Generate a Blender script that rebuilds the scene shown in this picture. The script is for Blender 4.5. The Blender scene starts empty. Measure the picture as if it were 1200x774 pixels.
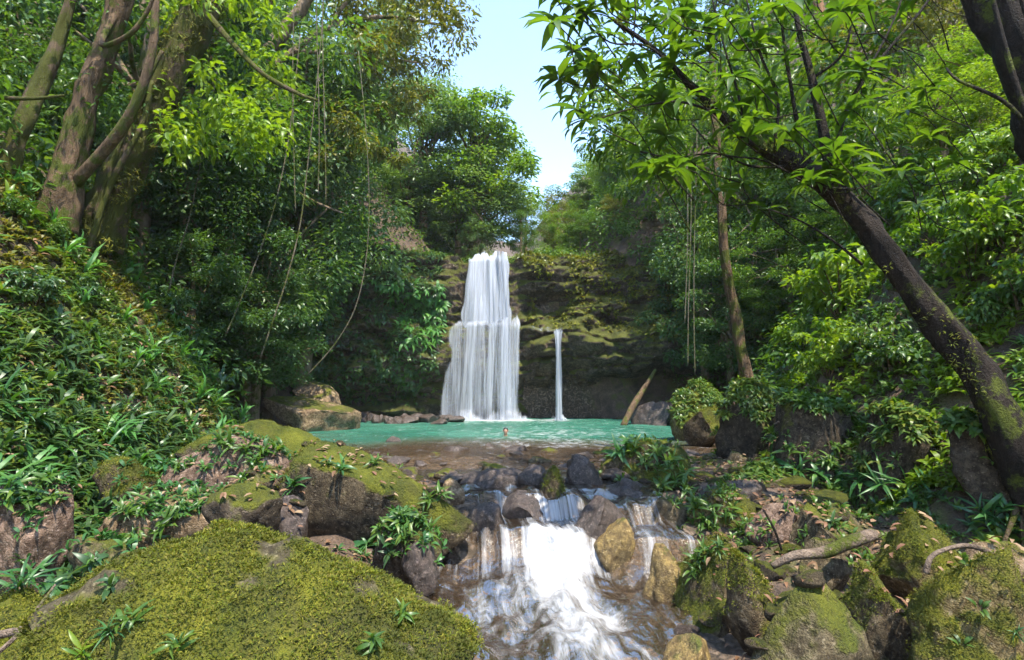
import bpy, bmesh, math, random
import numpy as np
from mathutils import Vector, Matrix, Quaternion
from mathutils.bvhtree import BVHTree

random.seed(7)
RNG = np.random.default_rng(11)
SC = bpy.context.scene
COL = SC.collection

# ------------------------------------------------------------------ camera
F = 655.0                      # focal length in photograph pixels (1200 wide)
EYE = 1.56
PITCH = math.atan(69.0 / F)
cam_d = bpy.data.cameras.new('camera')
cam = bpy.data.objects.new('camera', cam_d)
COL.objects.link(cam)
cam.location = (0, 0, EYE)
cam.rotation_euler = (math.pi / 2 + PITCH, 0, 0)
cam_d.sensor_width = 36
cam_d.lens = 36 * F / 1200
cam_d.clip_start = 0.05
cam_d.clip_end = 500
SC.camera = cam

# ------------------------------------------------------------------ light
SUN_DIR = Vector((0.22, -0.38, 0.90)).normalized()
world = bpy.data.worlds.new('World')
SC.world = world
world.use_nodes = True
wn = world.node_tree
wn.nodes.clear()
sky = wn.nodes.new('ShaderNodeTexSky')
sky.sky_type = 'NISHITA'
sky.sun_disc = False
sky.sun_elevation = math.asin(SUN_DIR.z)
sky.sun_rotation = math.atan2(SUN_DIR.x, SUN_DIR.y)
sky.air_density = 1.0
sky.dust_density = 0.1
sky.ozone_density = 1.3
bg = wn.nodes.new('ShaderNodeBackground')
bg.inputs['Strength'].default_value = 0.15
wo = wn.nodes.new('ShaderNodeOutputWorld')
wn.links.new(sky.outputs[0], bg.inputs[0])
wn.links.new(bg.outputs[0], wo.inputs[0])
sun_d = bpy.data.lights.new('sun', 'SUN')
sun_d.energy = 2.4
sun_d.angle = math.radians(0.6)
sun_d.color = (1.0, 0.94, 0.80)
sun = bpy.data.objects.new('sun', sun_d)
sun.rotation_euler = SUN_DIR.to_track_quat('Z', 'Y').to_euler()
COL.objects.link(sun)
SC.view_settings.view_transform = 'Standard'
SC.view_settings.look = 'None'
SC.view_settings.gamma = 1.0
SC.view_settings.use_curve_mapping = False
SC.view_settings.exposure = 2.2
SC.render.engine = 'CYCLES'
SC.cycles.use_denoising = True
SC.cycles.max_bounces = 9
SC.cycles.diffuse_bounces = 6
SC.cycles.glossy_bounces = 2
SC.cycles.transmission_bounces = 6
SC.cycles.transparent_max_bounces = 14
SC.cycles.caustics_reflective = False
SC.cycles.caustics_refractive = False
SC.cycles.use_adaptive_sampling = True
SC.cycles.adaptive_threshold = 0.02


# ------------------------------------------------------------------ helpers
def at(px, py, Y):
    """world point at depth Y (metres ahead) for a photograph pixel"""
    dx, up = (px - 600) / F, (387 - py) / F
    dy = math.cos(PITCH) - up * math.sin(PITCH)
    dz = math.sin(PITCH) + up * math.cos(PITCH)
    t = Y / dy
    return Vector((dx * t, Y, EYE + dz * t))


def project(W):
    y, z = W[:, 1], W[:, 2] - EYE
    dep = np.maximum(y * math.cos(PITCH) + z * math.sin(PITCH), .3)
    up = -y * math.sin(PITCH) + z * math.cos(PITCH)
    return 600 + F * W[:, 0] / dep, 387 - F * up / dep


def _h(ix, iy, iz, seed):
    n = (ix * 374761393 + iy * 668265263 + iz * 2147483647 + seed * 974634777) & 0xFFFFFFFF
    n = ((n ^ (n >> 13)) * 1274126177) & 0xFFFFFFFF
    n = ((n ^ (n >> 16)) * 2246822519) & 0xFFFFFFFF
    return ((n ^ (n >> 15)) & 0xFFFFFF) / float(0xFFFFFF)


def vnoise(P, seed=0):
    P = np.asarray(P, dtype=np.float64)
    i = np.floor(P).astype(np.int64)
    f = P - i
    f = f * f * f * (f * (f * 6 - 15) + 10)
    r = 0
    for a in (0, 1):
        wx = f[..., 0] if a else 1 - f[..., 0]
        for b in (0, 1):
            wy = f[..., 1] if b else 1 - f[..., 1]
            for c in (0, 1):
                wz = f[..., 2] if c else 1 - f[..., 2]
                r = r + wx * wy * wz * _h(i[..., 0] + a, i[..., 1] + b, i[..., 2] + c, seed)
    return r * 2 - 1


def fbm(P, octv=4, seed=0, gain=0.5):
    P = np.asarray(P, dtype=np.float64)
    r, a = 0, 1.0
    for k in range(octv):
        r = r + a * vnoise(P * (2.03 ** k) + k * 17.3, seed + k)
        a *= gain
    return r


def sst(a, b, x):
    t = np.clip((x - a) / (b - a), 0, 1)
    return t * t * (3 - 2 * t)


def P3(x, y, z=None):
    x = np.asarray(x, float)
    return np.stack([x, np.asarray(y, float) + 0 * x, (0 * x if z is None else np.asarray(z, float) + 0 * x)], -1)


def mesh_np(name, V, Fc, k=None, attrs=None, uv=None, smooth=True):
    """V (n,3), Fc (m,k) -> mesh; attrs: point floats"""
    V = np.asarray(V, np.float32)
    Fc = np.asarray(Fc, np.int32)
    k = Fc.shape[1]
    me = bpy.data.meshes.new(name)
    me.vertices.add(len(V))
    me.vertices.foreach_set('co', V.ravel())
    me.loops.add(len(Fc) * k)
    me.loops.foreach_set('vertex_index', Fc.ravel())
    me.polygons.add(len(Fc))
    me.polygons.foreach_set('loop_start', np.arange(0, len(Fc) * k, k, dtype=np.int32))
    if smooth:
        me.polygons.foreach_set('use_smooth', np.ones(len(Fc), dtype=bool))
    for nm, arr in (attrs or {}).items():
        at_ = me.attributes.new(nm, 'FLOAT', 'POINT')
        at_.data.foreach_set('value', np.asarray(arr, np.float32))
    if uv is not None:
        u = me.uv_layers.new(name='UVMap')
        u.data.foreach_set('uv', np.asarray(uv, np.float32)[Fc.ravel()].ravel())
    me.update(calc_edges=True)
    return me


def grid_faces(nx, ny):
    i = np.arange(nx - 1)[:, None] * ny + np.arange(ny - 1)[None, :]
    i = i.ravel()
    return np.stack([i, i + ny, i + ny + 1, i + 1], 1)


def obj(name, me, mat=None, parent=None):
    o = bpy.data.objects.new(name, me)
    COL.objects.link(o)
    if mat is not None and me is not None and not me.materials:
        me.materials.append(mat)
    if parent is not None:
        o.parent = parent
    return o


def tag(o, label=None, cat=None, group=None, kind=None):
    if label: o['label'] = label
    if cat: o['category'] = cat
    if group: o['group'] = group
    if kind: o['kind'] = kind
    return o


def empty(name, loc=(0, 0, 0), label=None, cat=None, group=None):
    o = bpy.data.objects.new(name, None)
    o.empty_display_size = 0.2
    o.location = loc
    COL.objects.link(o)
    return tag(o, label, cat, group)


def copy_tree(root, loc=None, rot=None, scale=None, parent=None):
    c = root.copy()
    COL.objects.link(c)
    if parent is not None: c.parent = parent
    if loc is not None: c.location = loc
    if rot is not None: c.rotation_euler = rot
    if scale is not None: c.scale = scale
    for ch in list(root.children):
        copy_tree(ch, parent=c)
    return c


def tube(pts, rad, seg=8, seed=0, rough=0.0, sub=4):
    """tapered tube along a smoothed polyline -> V, F"""
    pts = np.array([tuple(p) for p in pts], float)
    rad = np.array(rad, float)
    n = len(pts)
    if n > 2:                       # Catmull-Rom
        Q, R = [], []
        for i in range(n - 1):
            p0, p1, p2, p3 = pts[max(i - 1, 0)], pts[i], pts[i + 1], pts[min(i + 2, n - 1)]
            for s in range(sub):
                t = s / sub
                Q.append(0.5 * ((2 * p1) + (-p0 + p2) * t + (2 * p0 - 5 * p1 + 4 * p2 - p3) * t * t + (-p0 + 3 * p1 - 3 * p2 + p3) * t ** 3))
                R.append(rad[i] * (1 - t) + rad[i + 1] * t)
        Q.append(pts[-1]); R.append(rad[-1])
        pts, rad = np.array(Q), np.array(R)
    m = len(pts)
    V = []
    a = None
    for i in range(m):
        d = pts[min(i + 1, m - 1)] - pts[max(i - 1, 0)]
        d /= np.linalg.norm(d) + 1e-9
        if a is None:
            a = np.cross(d, (0.3, 0.9, 0.2)); a /= np.linalg.norm(a)
        else:
            a = a - d * a.dot(d); a /= np.linalg.norm(a) + 1e-9
        b = np.cross(d, a)
        th = np.arange(seg) * 2 * math.pi / seg
        V.append(pts[i] + rad[i] * (np.cos(th)[:, None] * a + np.sin(th)[:, None] * b))
    V = np.concatenate(V)
    if rough > 0:
        C = np.repeat(pts, seg, 0); R = np.repeat(rad, seg)
        D = (V - C) / (R[:, None] + 1e-9)
        V = C + D * (R * (1 + rough * fbm(D * 1.2 + V * 1.6, 3, seed) + 0.45 * rough * fbm(D * 4.0 + V * 0.7, 2, seed + 4)))[:, None]
    Fq = []
    for i in range(m - 1):
        for j in range(seg):
            Fq.append((i * seg + j, i * seg + (j + 1) % seg, (i + 1) * seg + (j + 1) % seg, (i + 1) * seg + j))
    # end cap
    V = np.concatenate([V, pts[-1:], pts[:1]])
    e = len(V) - 2
    for j in range(seg):
        Fq.append(((m - 1) * seg + j, (m - 1) * seg + (j + 1) % seg, e, e))
        Fq.append((j, e + 1, e + 1, (j + 1) % seg))
    return V, Fq


def join_vf(parts):
    V, Fq, o = [], [], 0
    for v, f in parts:
        V.append(v)
        Fq += [tuple(i + o for i in q) for q in f]
        o += len(v)
    return np.concatenate(V), Fq


def mesh_vf(name, V, Fq, smooth=True):
    me = bpy.data.meshes.new(name)
    clean = []
    for q in Fq:
        s = []
        for i in q:
            if i not in s: s.append(i)
        if len(s) > 2: clean.append(s)
    me.from_pydata([tuple(v) for v in V], [], clean)
    if smooth:
        me.polygons.foreach_set('use_smooth', np.ones(len(me.polygons), dtype=bool))
    me.update()
    return me


# ------------------------------------------------------------------ materials
class NT:
    def __init__(self, name):
        self.m = bpy.data.materials.new(name)
        self.m.use_nodes = True
        self.t = self.m.node_tree
        self.t.nodes.clear()
        self.out = self.n('ShaderNodeOutputMaterial')

    def n(self, typ, **kw):
        nd = self.t.nodes.new(typ)
        for k, v in kw.items():
            if k.startswith('i_'):
                nd.inputs[k[2:].replace('_', ' ')].default_value = v
            else:
                setattr(nd, k, v)
        return nd

    def l(self, a, b):
        self.t.links.new(a, b)

    def noise(self, vec, scale, detail=4, rough=0.55, dist=0.0):
        nd = self.n('ShaderNodeTexNoise')
        nd.inputs['Scale'].default_value = scale
        nd.inputs['Detail'].default_value = detail
        nd.inputs['Roughness'].default_value = rough
        nd.inputs['Distortion'].default_value = dist
        if vec is not None: self.l(vec, nd.inputs['Vector'])
        return nd.outputs['Fac']

    def ramp(self, fac, stops, interp='LINEAR'):
        nd = self.n('ShaderNodeValToRGB')
        cr = nd.color_ramp
        cr.interpolation = interp
        while len(cr.elements) < len(stops): cr.elements.new(0.5)
        for e, (p, c) in zip(cr.elements, stops):
            e.position = p
            e.color = (c[0], c[1], c[2], 1) if not isinstance(c, (int, float)) else (c, c, c, 1)
        self.l(fac, nd.inputs[0])
        return nd.outputs[0]

    def math(self, op, a, b=None, c=None, clamp=False):
        nd = self.n('ShaderNodeMath', operation=op)
        nd.use_clamp = clamp
        for k, v in enumerate((a, b, c)):
            if v is None: continue
            if isinstance(v, (int, float)): nd.inputs[k].default_value = v
            else: self.l(v, nd.inputs[k])
        return nd.outputs[0]

    def mixc(self, fac, a, b, blend='MIX'):
        nd = self.n('ShaderNodeMix', data_type='RGBA', blend_type=blend)
        for s, v in ((nd.inputs['Factor'], fac), (nd.inputs[6], a), (nd.inputs[7], b)):
            if isinstance(v, (int, float)): s.default_value = v
            elif isinstance(v, tuple): s.default_value = (*v, 1)
            else: self.l(v, s)
        return nd.outputs[2]

    def attr(self, nm):
        return self.n('ShaderNodeAttribute', attribute_name=nm).outputs['Fac']

    def bump(self, h, strength=0.5, dist=0.05):
        nd = self.n('ShaderNodeBump')
        nd.inputs['Strength'].default_value = strength
        nd.inputs['Distance'].default_value = dist
        self.l(h, nd.inputs['Height'])
        return nd.outputs[0]

    def mixs(self, fac, a, b):
        nd = self.n('ShaderNodeMixShader')
        if isinstance(fac, (int, float)): nd.inputs[0].default_value = fac
        else: self.l(fac, nd.inputs[0])
        self.l(a, nd.inputs[1]); self.l(b, nd.inputs[2])
        return nd.outputs[0]

    def done(self, s):
        self.l(s, self.out.inputs['Surface'])
        return self.m


def leaf_mat(name, stops, trans=0.4, rough=0.38, spec=0.5, patch=None):
    """stops: colours along the per-leaf random value"""
    t = NT(name)
    r = t.attr('rnd')
    oi = t.n('ShaderNodeObjectInfo').outputs['Random']
    f = t.math('FRACT', t.math('ADD', r, t.math('MULTIPLY', oi, 0.999)))
    n = len(stops)
    c = t.ramp(f, [(i / (n - 1), s) for i, s in enumerate(stops)])
    geo = t.n('ShaderNodeNewGeometry')
    big = t.noise(geo.outputs['Position'], 0.35, 2)
    c = t.mixc(t.math('MULTIPLY', big, 0.6), c, t.mixc(1.0, c, (0.75, 0.9, 0.7), 'MULTIPLY'))
    if patch:
        pm = t.ramp(t.noise(geo.outputs['Position'], patch[0], 4, 0.65, 0.8), [(0.45, 0.0), (0.60, 0.85)])
        c = t.mixc(pm, c, patch[1])
    p = t.n('ShaderNodeBsdfPrincipled')
    p.inputs['Roughness'].default_value = rough
    p.inputs['Specular IOR Level'].default_value = spec
    t.l(c, p.inputs['Base Color'])
    tr = t.n('ShaderNodeBsdfTranslucent')
    t.l(t.mixc(1.0, c, (1.5, 1.5, 0.5), 'MULTIPLY'), tr.inputs[0])
    return t.done(t.mixs(trans, p.outputs[0], tr.outputs[0]))


def rock_mat(name, c1, c2, c3, moss=0.5, wet=0.0, mossc=((0.035, 0.055, 0.008), (0.19, 0.19, 0.018)), scale=1.0, patchy=False):
    t = NT(name)
    tc = t.n('ShaderNodeTexCoord').outputs['Object']
    geo = t.n('ShaderNodeNewGeometry')
    sx = t.n('ShaderNodeSeparateXYZ')
    t.l(geo.outputs['Normal'], sx.inputs[0])
    nz = sx.outputs['Z']
    a = t.noise(tc, 2.2 * scale, 6, 0.65, 0.6)
    b = t.noise(tc, 11 * scale, 5, 0.7)
    fine = t.noise(tc, 60 * scale, 3, 0.7)
    base = t.ramp(a, [(0.30, c1), (0.46, c2), (0.56, c1), (0.70, c3)])
    base = t.mixc(t.ramp(b, [(0.42, 0.85), (0.60, 0.0)]), base, t.mixc(1.0, base, (0.30, 0.26, 0.23), 'MULTIPLY'))
    # weathering runs, lichen and dark pits with shapes of their own
    mpz = t.n('ShaderNodeMapping')
    mpz.inputs['Scale'].default_value = (5 * scale, 5 * scale, 0.9 * scale)
    t.l(tc, mpz.inputs[0])
    runs = t.ramp(t.noise(mpz.outputs[0], 1.0, 5, 0.65, 0.7), [(0.50, 0.0), (0.66, 1.0)])
    base = t.mixc(t.math('MULTIPLY', runs, 0.45), base, tuple(0.35 * x for x in c1))
    sp = t.ramp(t.noise(tc, 24 * scale, 3, 0.6), [(0.60, 0.0), (0.66, 1.0)])
    base = t.mixc(t.math('MULTIPLY', sp, 0.45), base, tuple(min(1.0, 1.35 * x + 0.03) for x in c3))
    pit = t.ramp(t.noise(tc, 40 * scale, 3, 0.7), [(0.34, 1.0), (0.42, 0.0)])
    base = t.mixc(t.math('MULTIPLY', pit, 0.7), base, tuple(0.25 * x for x in c1))
    m1 = t.noise(tc, 1.7 * scale, 5, 0.6, 0.4)
    m2 = t.noise(tc, 9 * scale, 4, 0.65)
    up = t.math('MULTIPLY_ADD', nz, 0.55, 0.02)
    mk = t.math('ADD', t.math('ADD', up, t.math('MULTIPLY', m1, 0.9)), t.math('MULTIPLY', m2, 0.35))
    lo = 1.55 - moss * 1.25
    mask = t.ramp(mk, [(0.0, 0.0), (0.5, 0.0), (0.5, 0.0), (1.0, 1.0)])
    mr = t.n('ShaderNodeMapRange', interpolation_type='SMOOTHSTEP')
    t.l(mk, mr.inputs['Value'])
    mr.inputs['From Min'].default_value = lo - 0.06
    mr.inputs['From Max'].default_value = lo + 0.16
    mask = mr.outputs[0]
    if patchy: mask = t.math('MULTIPLY', t.attr('mossy'), t.math('MULTIPLY_ADD', mask, 0.4, 0.6))
    mcol = t.ramp(t.math('ADD', t.math('MULTIPLY', t.noise(tc, 3.1 * scale, 4, 0.6), 0.6), t.math('MULTIPLY', fine, 0.45)),
                  [(0.36, mossc[0]), (0.52, tuple(0.5 * (x + y) for x, y in zip(*mossc))), (0.68, mossc[1])])
    mcol = t.mixc(t.math('MULTIPLY', t.ramp(t.noise(tc, 1.1 * scale, 4, 0.7, 1.2), [(0.46, 0.0), (0.62, 1.0)]), 0.65), mcol, (0.055, 0.05, 0.018))
    col = t.mixc(mask, base, mcol)
    p = t.n('ShaderNodeBsdfPrincipled')
    t.l(col, p.inputs['Base Color'])
    rr = t.math('MULTIPLY_ADD', mask, 0.3, 0.85 - 0.5 * wet, clamp=True)
    t.l(rr, p.inputs['Roughness'])
    p.inputs['Specular IOR Level'].default_value = 0.3 + 0.3 * wet
    hgt = t.math('ADD', t.math('ADD', t.math('MULTIPLY', b, 0.6), t.math('MULTIPLY', fine, 0.35)),
                 t.math('MULTIPLY', mask, t.math('MULTIPLY_ADD', t.noise(tc, 38 * scale, 3, 0.75), 0.9, 0.3)))
    t.l(t.bump(hgt, 1.0, 0.075 / scale), p.inputs['Normal'])
    return t.done(p.outputs[0])


def soil_mat():
    t = NT('forest_soil')
    tc = t.n('ShaderNodeTexCoord').outputs['Object']
    bed = t.attr('bed')
    a = t.noise(tc, 1.8, 6, 0.65, 0.5)
    f = t.noise(tc, 30, 4, 0.7)
    soil = t.ramp(a, [(0.32, (0.04, 0.026, 0.015)), (0.52, (0.12, 0.075, 0.048)), (0.70, (0.20, 0.13, 0.09))])
    soil = t.mixc(t.ramp(f, [(0.40, 0.7), (0.55, 0.0)]), soil, (0.03, 0.02, 0.013))
    ms = t.ramp(t.noise(tc, 1.1, 5, 0.65, 0.7), [(0.52, 0.0), (0.64, 0.8)])
    soil = t.mixc(ms, soil, t.mixc(f, (0.04, 0.05, 0.008), (0.12, 0.12, 0.015)))
    vo = t.n('ShaderNodeTexVoronoi')
    vo.inputs['Scale'].default_value = 6.5
    vo.inputs['Randomness'].default_value = 1.0
    wv = t.n('ShaderNodeVectorMath', operation='ADD')
    t.l(tc, wv.inputs[0])
    nn_ = t.n('ShaderNodeTexNoise'); nn_.inputs['Scale'].default_value = 3.0
    t.l(tc, nn_.inputs['Vector']); t.l(nn_.outputs['Color'], wv.inputs[1])
    t.l(wv.outputs[0], vo.inputs['Vector'])
    sepc = t.n('ShaderNodeSeparateColor'); t.l(vo.outputs['Color'], sepc.inputs[0])
    peb = t.ramp(sepc.outputs[0], [(0.0, (0.10, 0.065, 0.04)), (0.4, (0.24, 0.16, 0.10)), (0.7, (0.17, 0.12, 0.085)), (1.0, (0.36, 0.26, 0.18))])
    peb = t.mixc(t.ramp(vo.outputs['Distance'], [(0.30, 0.0), (0.62, 0.9)]), peb, (0.05, 0.035, 0.02))
    peb = t.mixc(t.math('MULTIPLY', f, 0.5), peb, t.mixc(1.0, peb, (0.5, 0.45, 0.4), 'MULTIPLY'))
    p = t.n('ShaderNodeBsdfPrincipled')
    t.l(t.mixc(bed, soil, peb), p.inputs['Base Color'])
    p.inputs['Roughness'].default_value = 0.8
    h = t.math('ADD', t.math('MULTIPLY', f, 0.5), t.math('MULTIPLY', t.math('MULTIPLY', vo.outputs['Distance'], bed), -1.0))
    t.l(t.bump(h, 1.0, 0.08), p.inputs['Normal'])
    return t.done(p.outputs[0])


def bark_mat(name, c1, c2, moss=0.4, mossc=(0.11, 0.13, 0.015), vs=1.0):
    t = NT(name)
    tc = t.n('ShaderNodeTexCoord').outputs['Object']
    mp = t.n('ShaderNodeMapping')
    mp.inputs['Scale'].default_value = (9 * vs, 9 * vs, 2.2 * vs)
    t.l(tc, mp.inputs[0])
    a = t.noise(mp.outputs[0], 1.0, 6, 0.7, 0.8)
    b = t.noise(tc, 2.6, 4, 0.6)
    f = t.noise(tc, 34, 3, 0.7)
    base = t.ramp(a, [(0.32, c1), (0.62, c2)])
    mk = t.ramp(t.math('ADD', b, t.math('MULTIPLY', f, 0.25)), [(0.72 - 0.3 * moss, 0.0), (0.80 - 0.3 * moss, 1.0)])
    col = t.mixc(mk, base, t.mixc(f, tuple(0.3 * x for x in mossc), mossc))
    p = t.n('ShaderNodeBsdfPrincipled')
    t.l(col, p.inputs['Base Color'])
    p.inputs['Roughness'].default_value = 0.85
    p.inputs['Specular IOR Level'].default_value = 0.25
    t.l(t.bump(t.math('ADD', a, t.math('MULTIPLY', f, 0.5)), 1.0, 0.08), p.inputs['Normal'])
    return t.done(p.outputs[0])


M = {}
M['fern'] = leaf_mat('leaf_fern_green', [(0.025, 0.085, 0.02), (0.05, 0.14, 0.03), (0.035, 0.11, 0.04), (0.09, 0.19, 0.03)], 0.3)
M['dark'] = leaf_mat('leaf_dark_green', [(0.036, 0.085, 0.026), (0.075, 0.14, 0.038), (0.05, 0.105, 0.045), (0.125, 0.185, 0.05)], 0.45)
M['mid'] = leaf_mat('leaf_mid_green', [(0.045, 0.10, 0.018), (0.09, 0.165, 0.022), (0.065, 0.13, 0.03), (0.15, 0.22, 0.03)], 0.42)
M['pale'] = leaf_mat('leaf_pale_green', [(0.08, 0.15, 0.055), (0.15, 0.23, 0.09), (0.12, 0.20, 0.07), (0.21, 0.28, 0.13)], 0.42)  # lightened so crowns beside the sky gap read as sunlit
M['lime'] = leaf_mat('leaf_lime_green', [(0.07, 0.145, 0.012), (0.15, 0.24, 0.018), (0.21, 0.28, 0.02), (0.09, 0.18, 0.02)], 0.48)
M['olive'] = leaf_mat('leaf_olive_green', [(0.07, 0.09, 0.012), (0.15, 0.15, 0.02), (0.11, 0.13, 0.015), (0.20, 0.17, 0.03)], 0.42)
M['yellow'] = leaf_mat('leaf_yellow', [(0.3, 0.22, 0.02), (0.4, 0.3, 0.03), (0.2, 0.2, 0.02)], 0.4)
M['bank'] = leaf_mat('leaf_bank_mixed', [(0.04, 0.095, 0.02), (0.13, 0.18, 0.03), (0.06, 0.14, 0.03), (0.21, 0.22, 0.04), (0.08, 0.17, 0.035)], 0.4, 0.34)
M['whorl'] = leaf_mat('leaf_whorl_green', [(0.035, 0.08, 0.01), (0.085, 0.15, 0.012), (0.055, 0.11, 0.016), (0.13, 0.20, 0.016)], 0.5, 0.38)
M['moss_tuft'] = leaf_mat('moss_tuft_green', [(0.045, 0.065, 0.009), (0.17, 0.18, 0.015), (0.09, 0.115, 0.012), (0.26, 0.235, 0.03), (0.15, 0.12, 0.03)], 0.3, 0.7, 0.2, (2.1, (0.05, 0.06, 0.012)))
M['bank_moss'] = leaf_mat('leaf_bank_moss', [(0.06, 0.085, 0.014), (0.18, 0.18, 0.02), (0.10, 0.13, 0.02), (0.24, 0.21, 0.035), (0.14, 0.10, 0.04)], 0.4, 0.5)
M['litter'] = leaf_mat('leaf_litter_brown', [(0.13, 0.06, 0.03), (0.24, 0.13, 0.07), (0.18, 0.08, 0.05), (0.30, 0.20, 0.12)], 0.1, 0.6, 0.3)
M['litter_pale'] = leaf_mat('leaf_litter_pale', [(0.42, 0.34, 0.2), (0.55, 0.48, 0.33), (0.3, 0.2, 0.1)], 0.1, 0.6, 0.3)
M['cliff_fern'] = leaf_mat('leaf_cliff_fern', [(0.06, 0.17, 0.035), (0.10, 0.25, 0.05), (0.08, 0.21, 0.06), (0.14, 0.28, 0.05)], 0.4, 0.45)
M['rock_brown'] = rock_mat('rock_brown', (0.105, 0.080, 0.043), (0.200, 0.150, 0.085), (0.300, 0.232, 0.145), moss=0.45)
M['rock_tan'] = rock_mat('rock_tan', (0.246, 0.160, 0.087), (0.392, 0.275, 0.160), (0.493, 0.348, 0.232), moss=0.40)
M['rock_slab'] = rock_mat('rock_slab', (0.11, 0.085, 0.045), (0.20, 0.155, 0.085), (0.27, 0.21, 0.12), moss=0.58)
M['rock_red'] = rock_mat('rock_red', (0.174, 0.109, 0.072), (0.319, 0.210, 0.152), (0.435, 0.312, 0.239), moss=0.22)
M['rock_moss'] = rock_mat('rock_mossy', (0.072, 0.052, 0.029), (0.160, 0.116, 0.065), (0.275, 0.210, 0.131), moss=0.66)
M['rock_fullmoss'] = rock_mat('rock_moss_covered', (0.174, 0.116, 0.051), (0.275, 0.203, 0.087), (0.362, 0.275, 0.145), moss=0.74,
                             mossc=((0.035, 0.05, 0.007), (0.21, 0.20, 0.016)))
M['rock_big'] = rock_mat('rock_moss_patches', (0.075, 0.06, 0.03), (0.13, 0.105, 0.055), (0.20, 0.16, 0.09), moss=0.8, mossc=((0.035, 0.05, 0.007), (0.20, 0.195, 0.016)), patchy=True)
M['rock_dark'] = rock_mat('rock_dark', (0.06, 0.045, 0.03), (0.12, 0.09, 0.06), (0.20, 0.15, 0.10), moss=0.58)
M['rock_wet'] = rock_mat('rock_wet', (0.051, 0.035, 0.026), (0.123, 0.087, 0.070), (0.275, 0.203, 0.167), moss=0.12, wet=0.85, scale=1.6)
M['rock_ochre'] = rock_mat('rock_ochre_wet', (0.203, 0.131, 0.043), (0.348, 0.232, 0.072), (0.435, 0.319, 0.145), moss=0.35, wet=0.6)
M['cliff'] = rock_mat('cliff_rock', (0.072, 0.055, 0.043), (0.174, 0.123, 0.087), (0.290, 0.203, 0.145), moss=0.70,
                     mossc=((0.04, 0.055, 0.01), (0.17, 0.17, 0.03)), scale=0.45)
M['soil'] = soil_mat()
M['bark_brown'] = bark_mat('bark_brown_mossy', (0.045, 0.028, 0.015), (0.19, 0.12, 0.07), 0.38)
M['bark_mossy'] = bark_mat('bark_moss_covered', (0.05, 0.035, 0.02), (0.15, 0.10, 0.06), 0.66, (0.10, 0.105, 0.014))
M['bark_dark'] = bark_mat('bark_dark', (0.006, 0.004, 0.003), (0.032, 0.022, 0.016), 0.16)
M['bark_pale'] = bark_mat('bark_pale', (0.13, 0.09, 0.055), (0.30, 0.21, 0.14), 0.35)
M['bark_red'] = bark_mat('bark_reddish', (0.15, 0.07, 0.03), (0.34, 0.18, 0.09), 0.12)
M['drift'] = bark_mat('driftwood', (0.10, 0.07, 0.05), (0.26, 0.19, 0.14), 0.1)
M['vine'] = bark_mat('vine_bark', (0.07, 0.06, 0.04), (0.18, 0.15, 0.10), 0.3)


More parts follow.
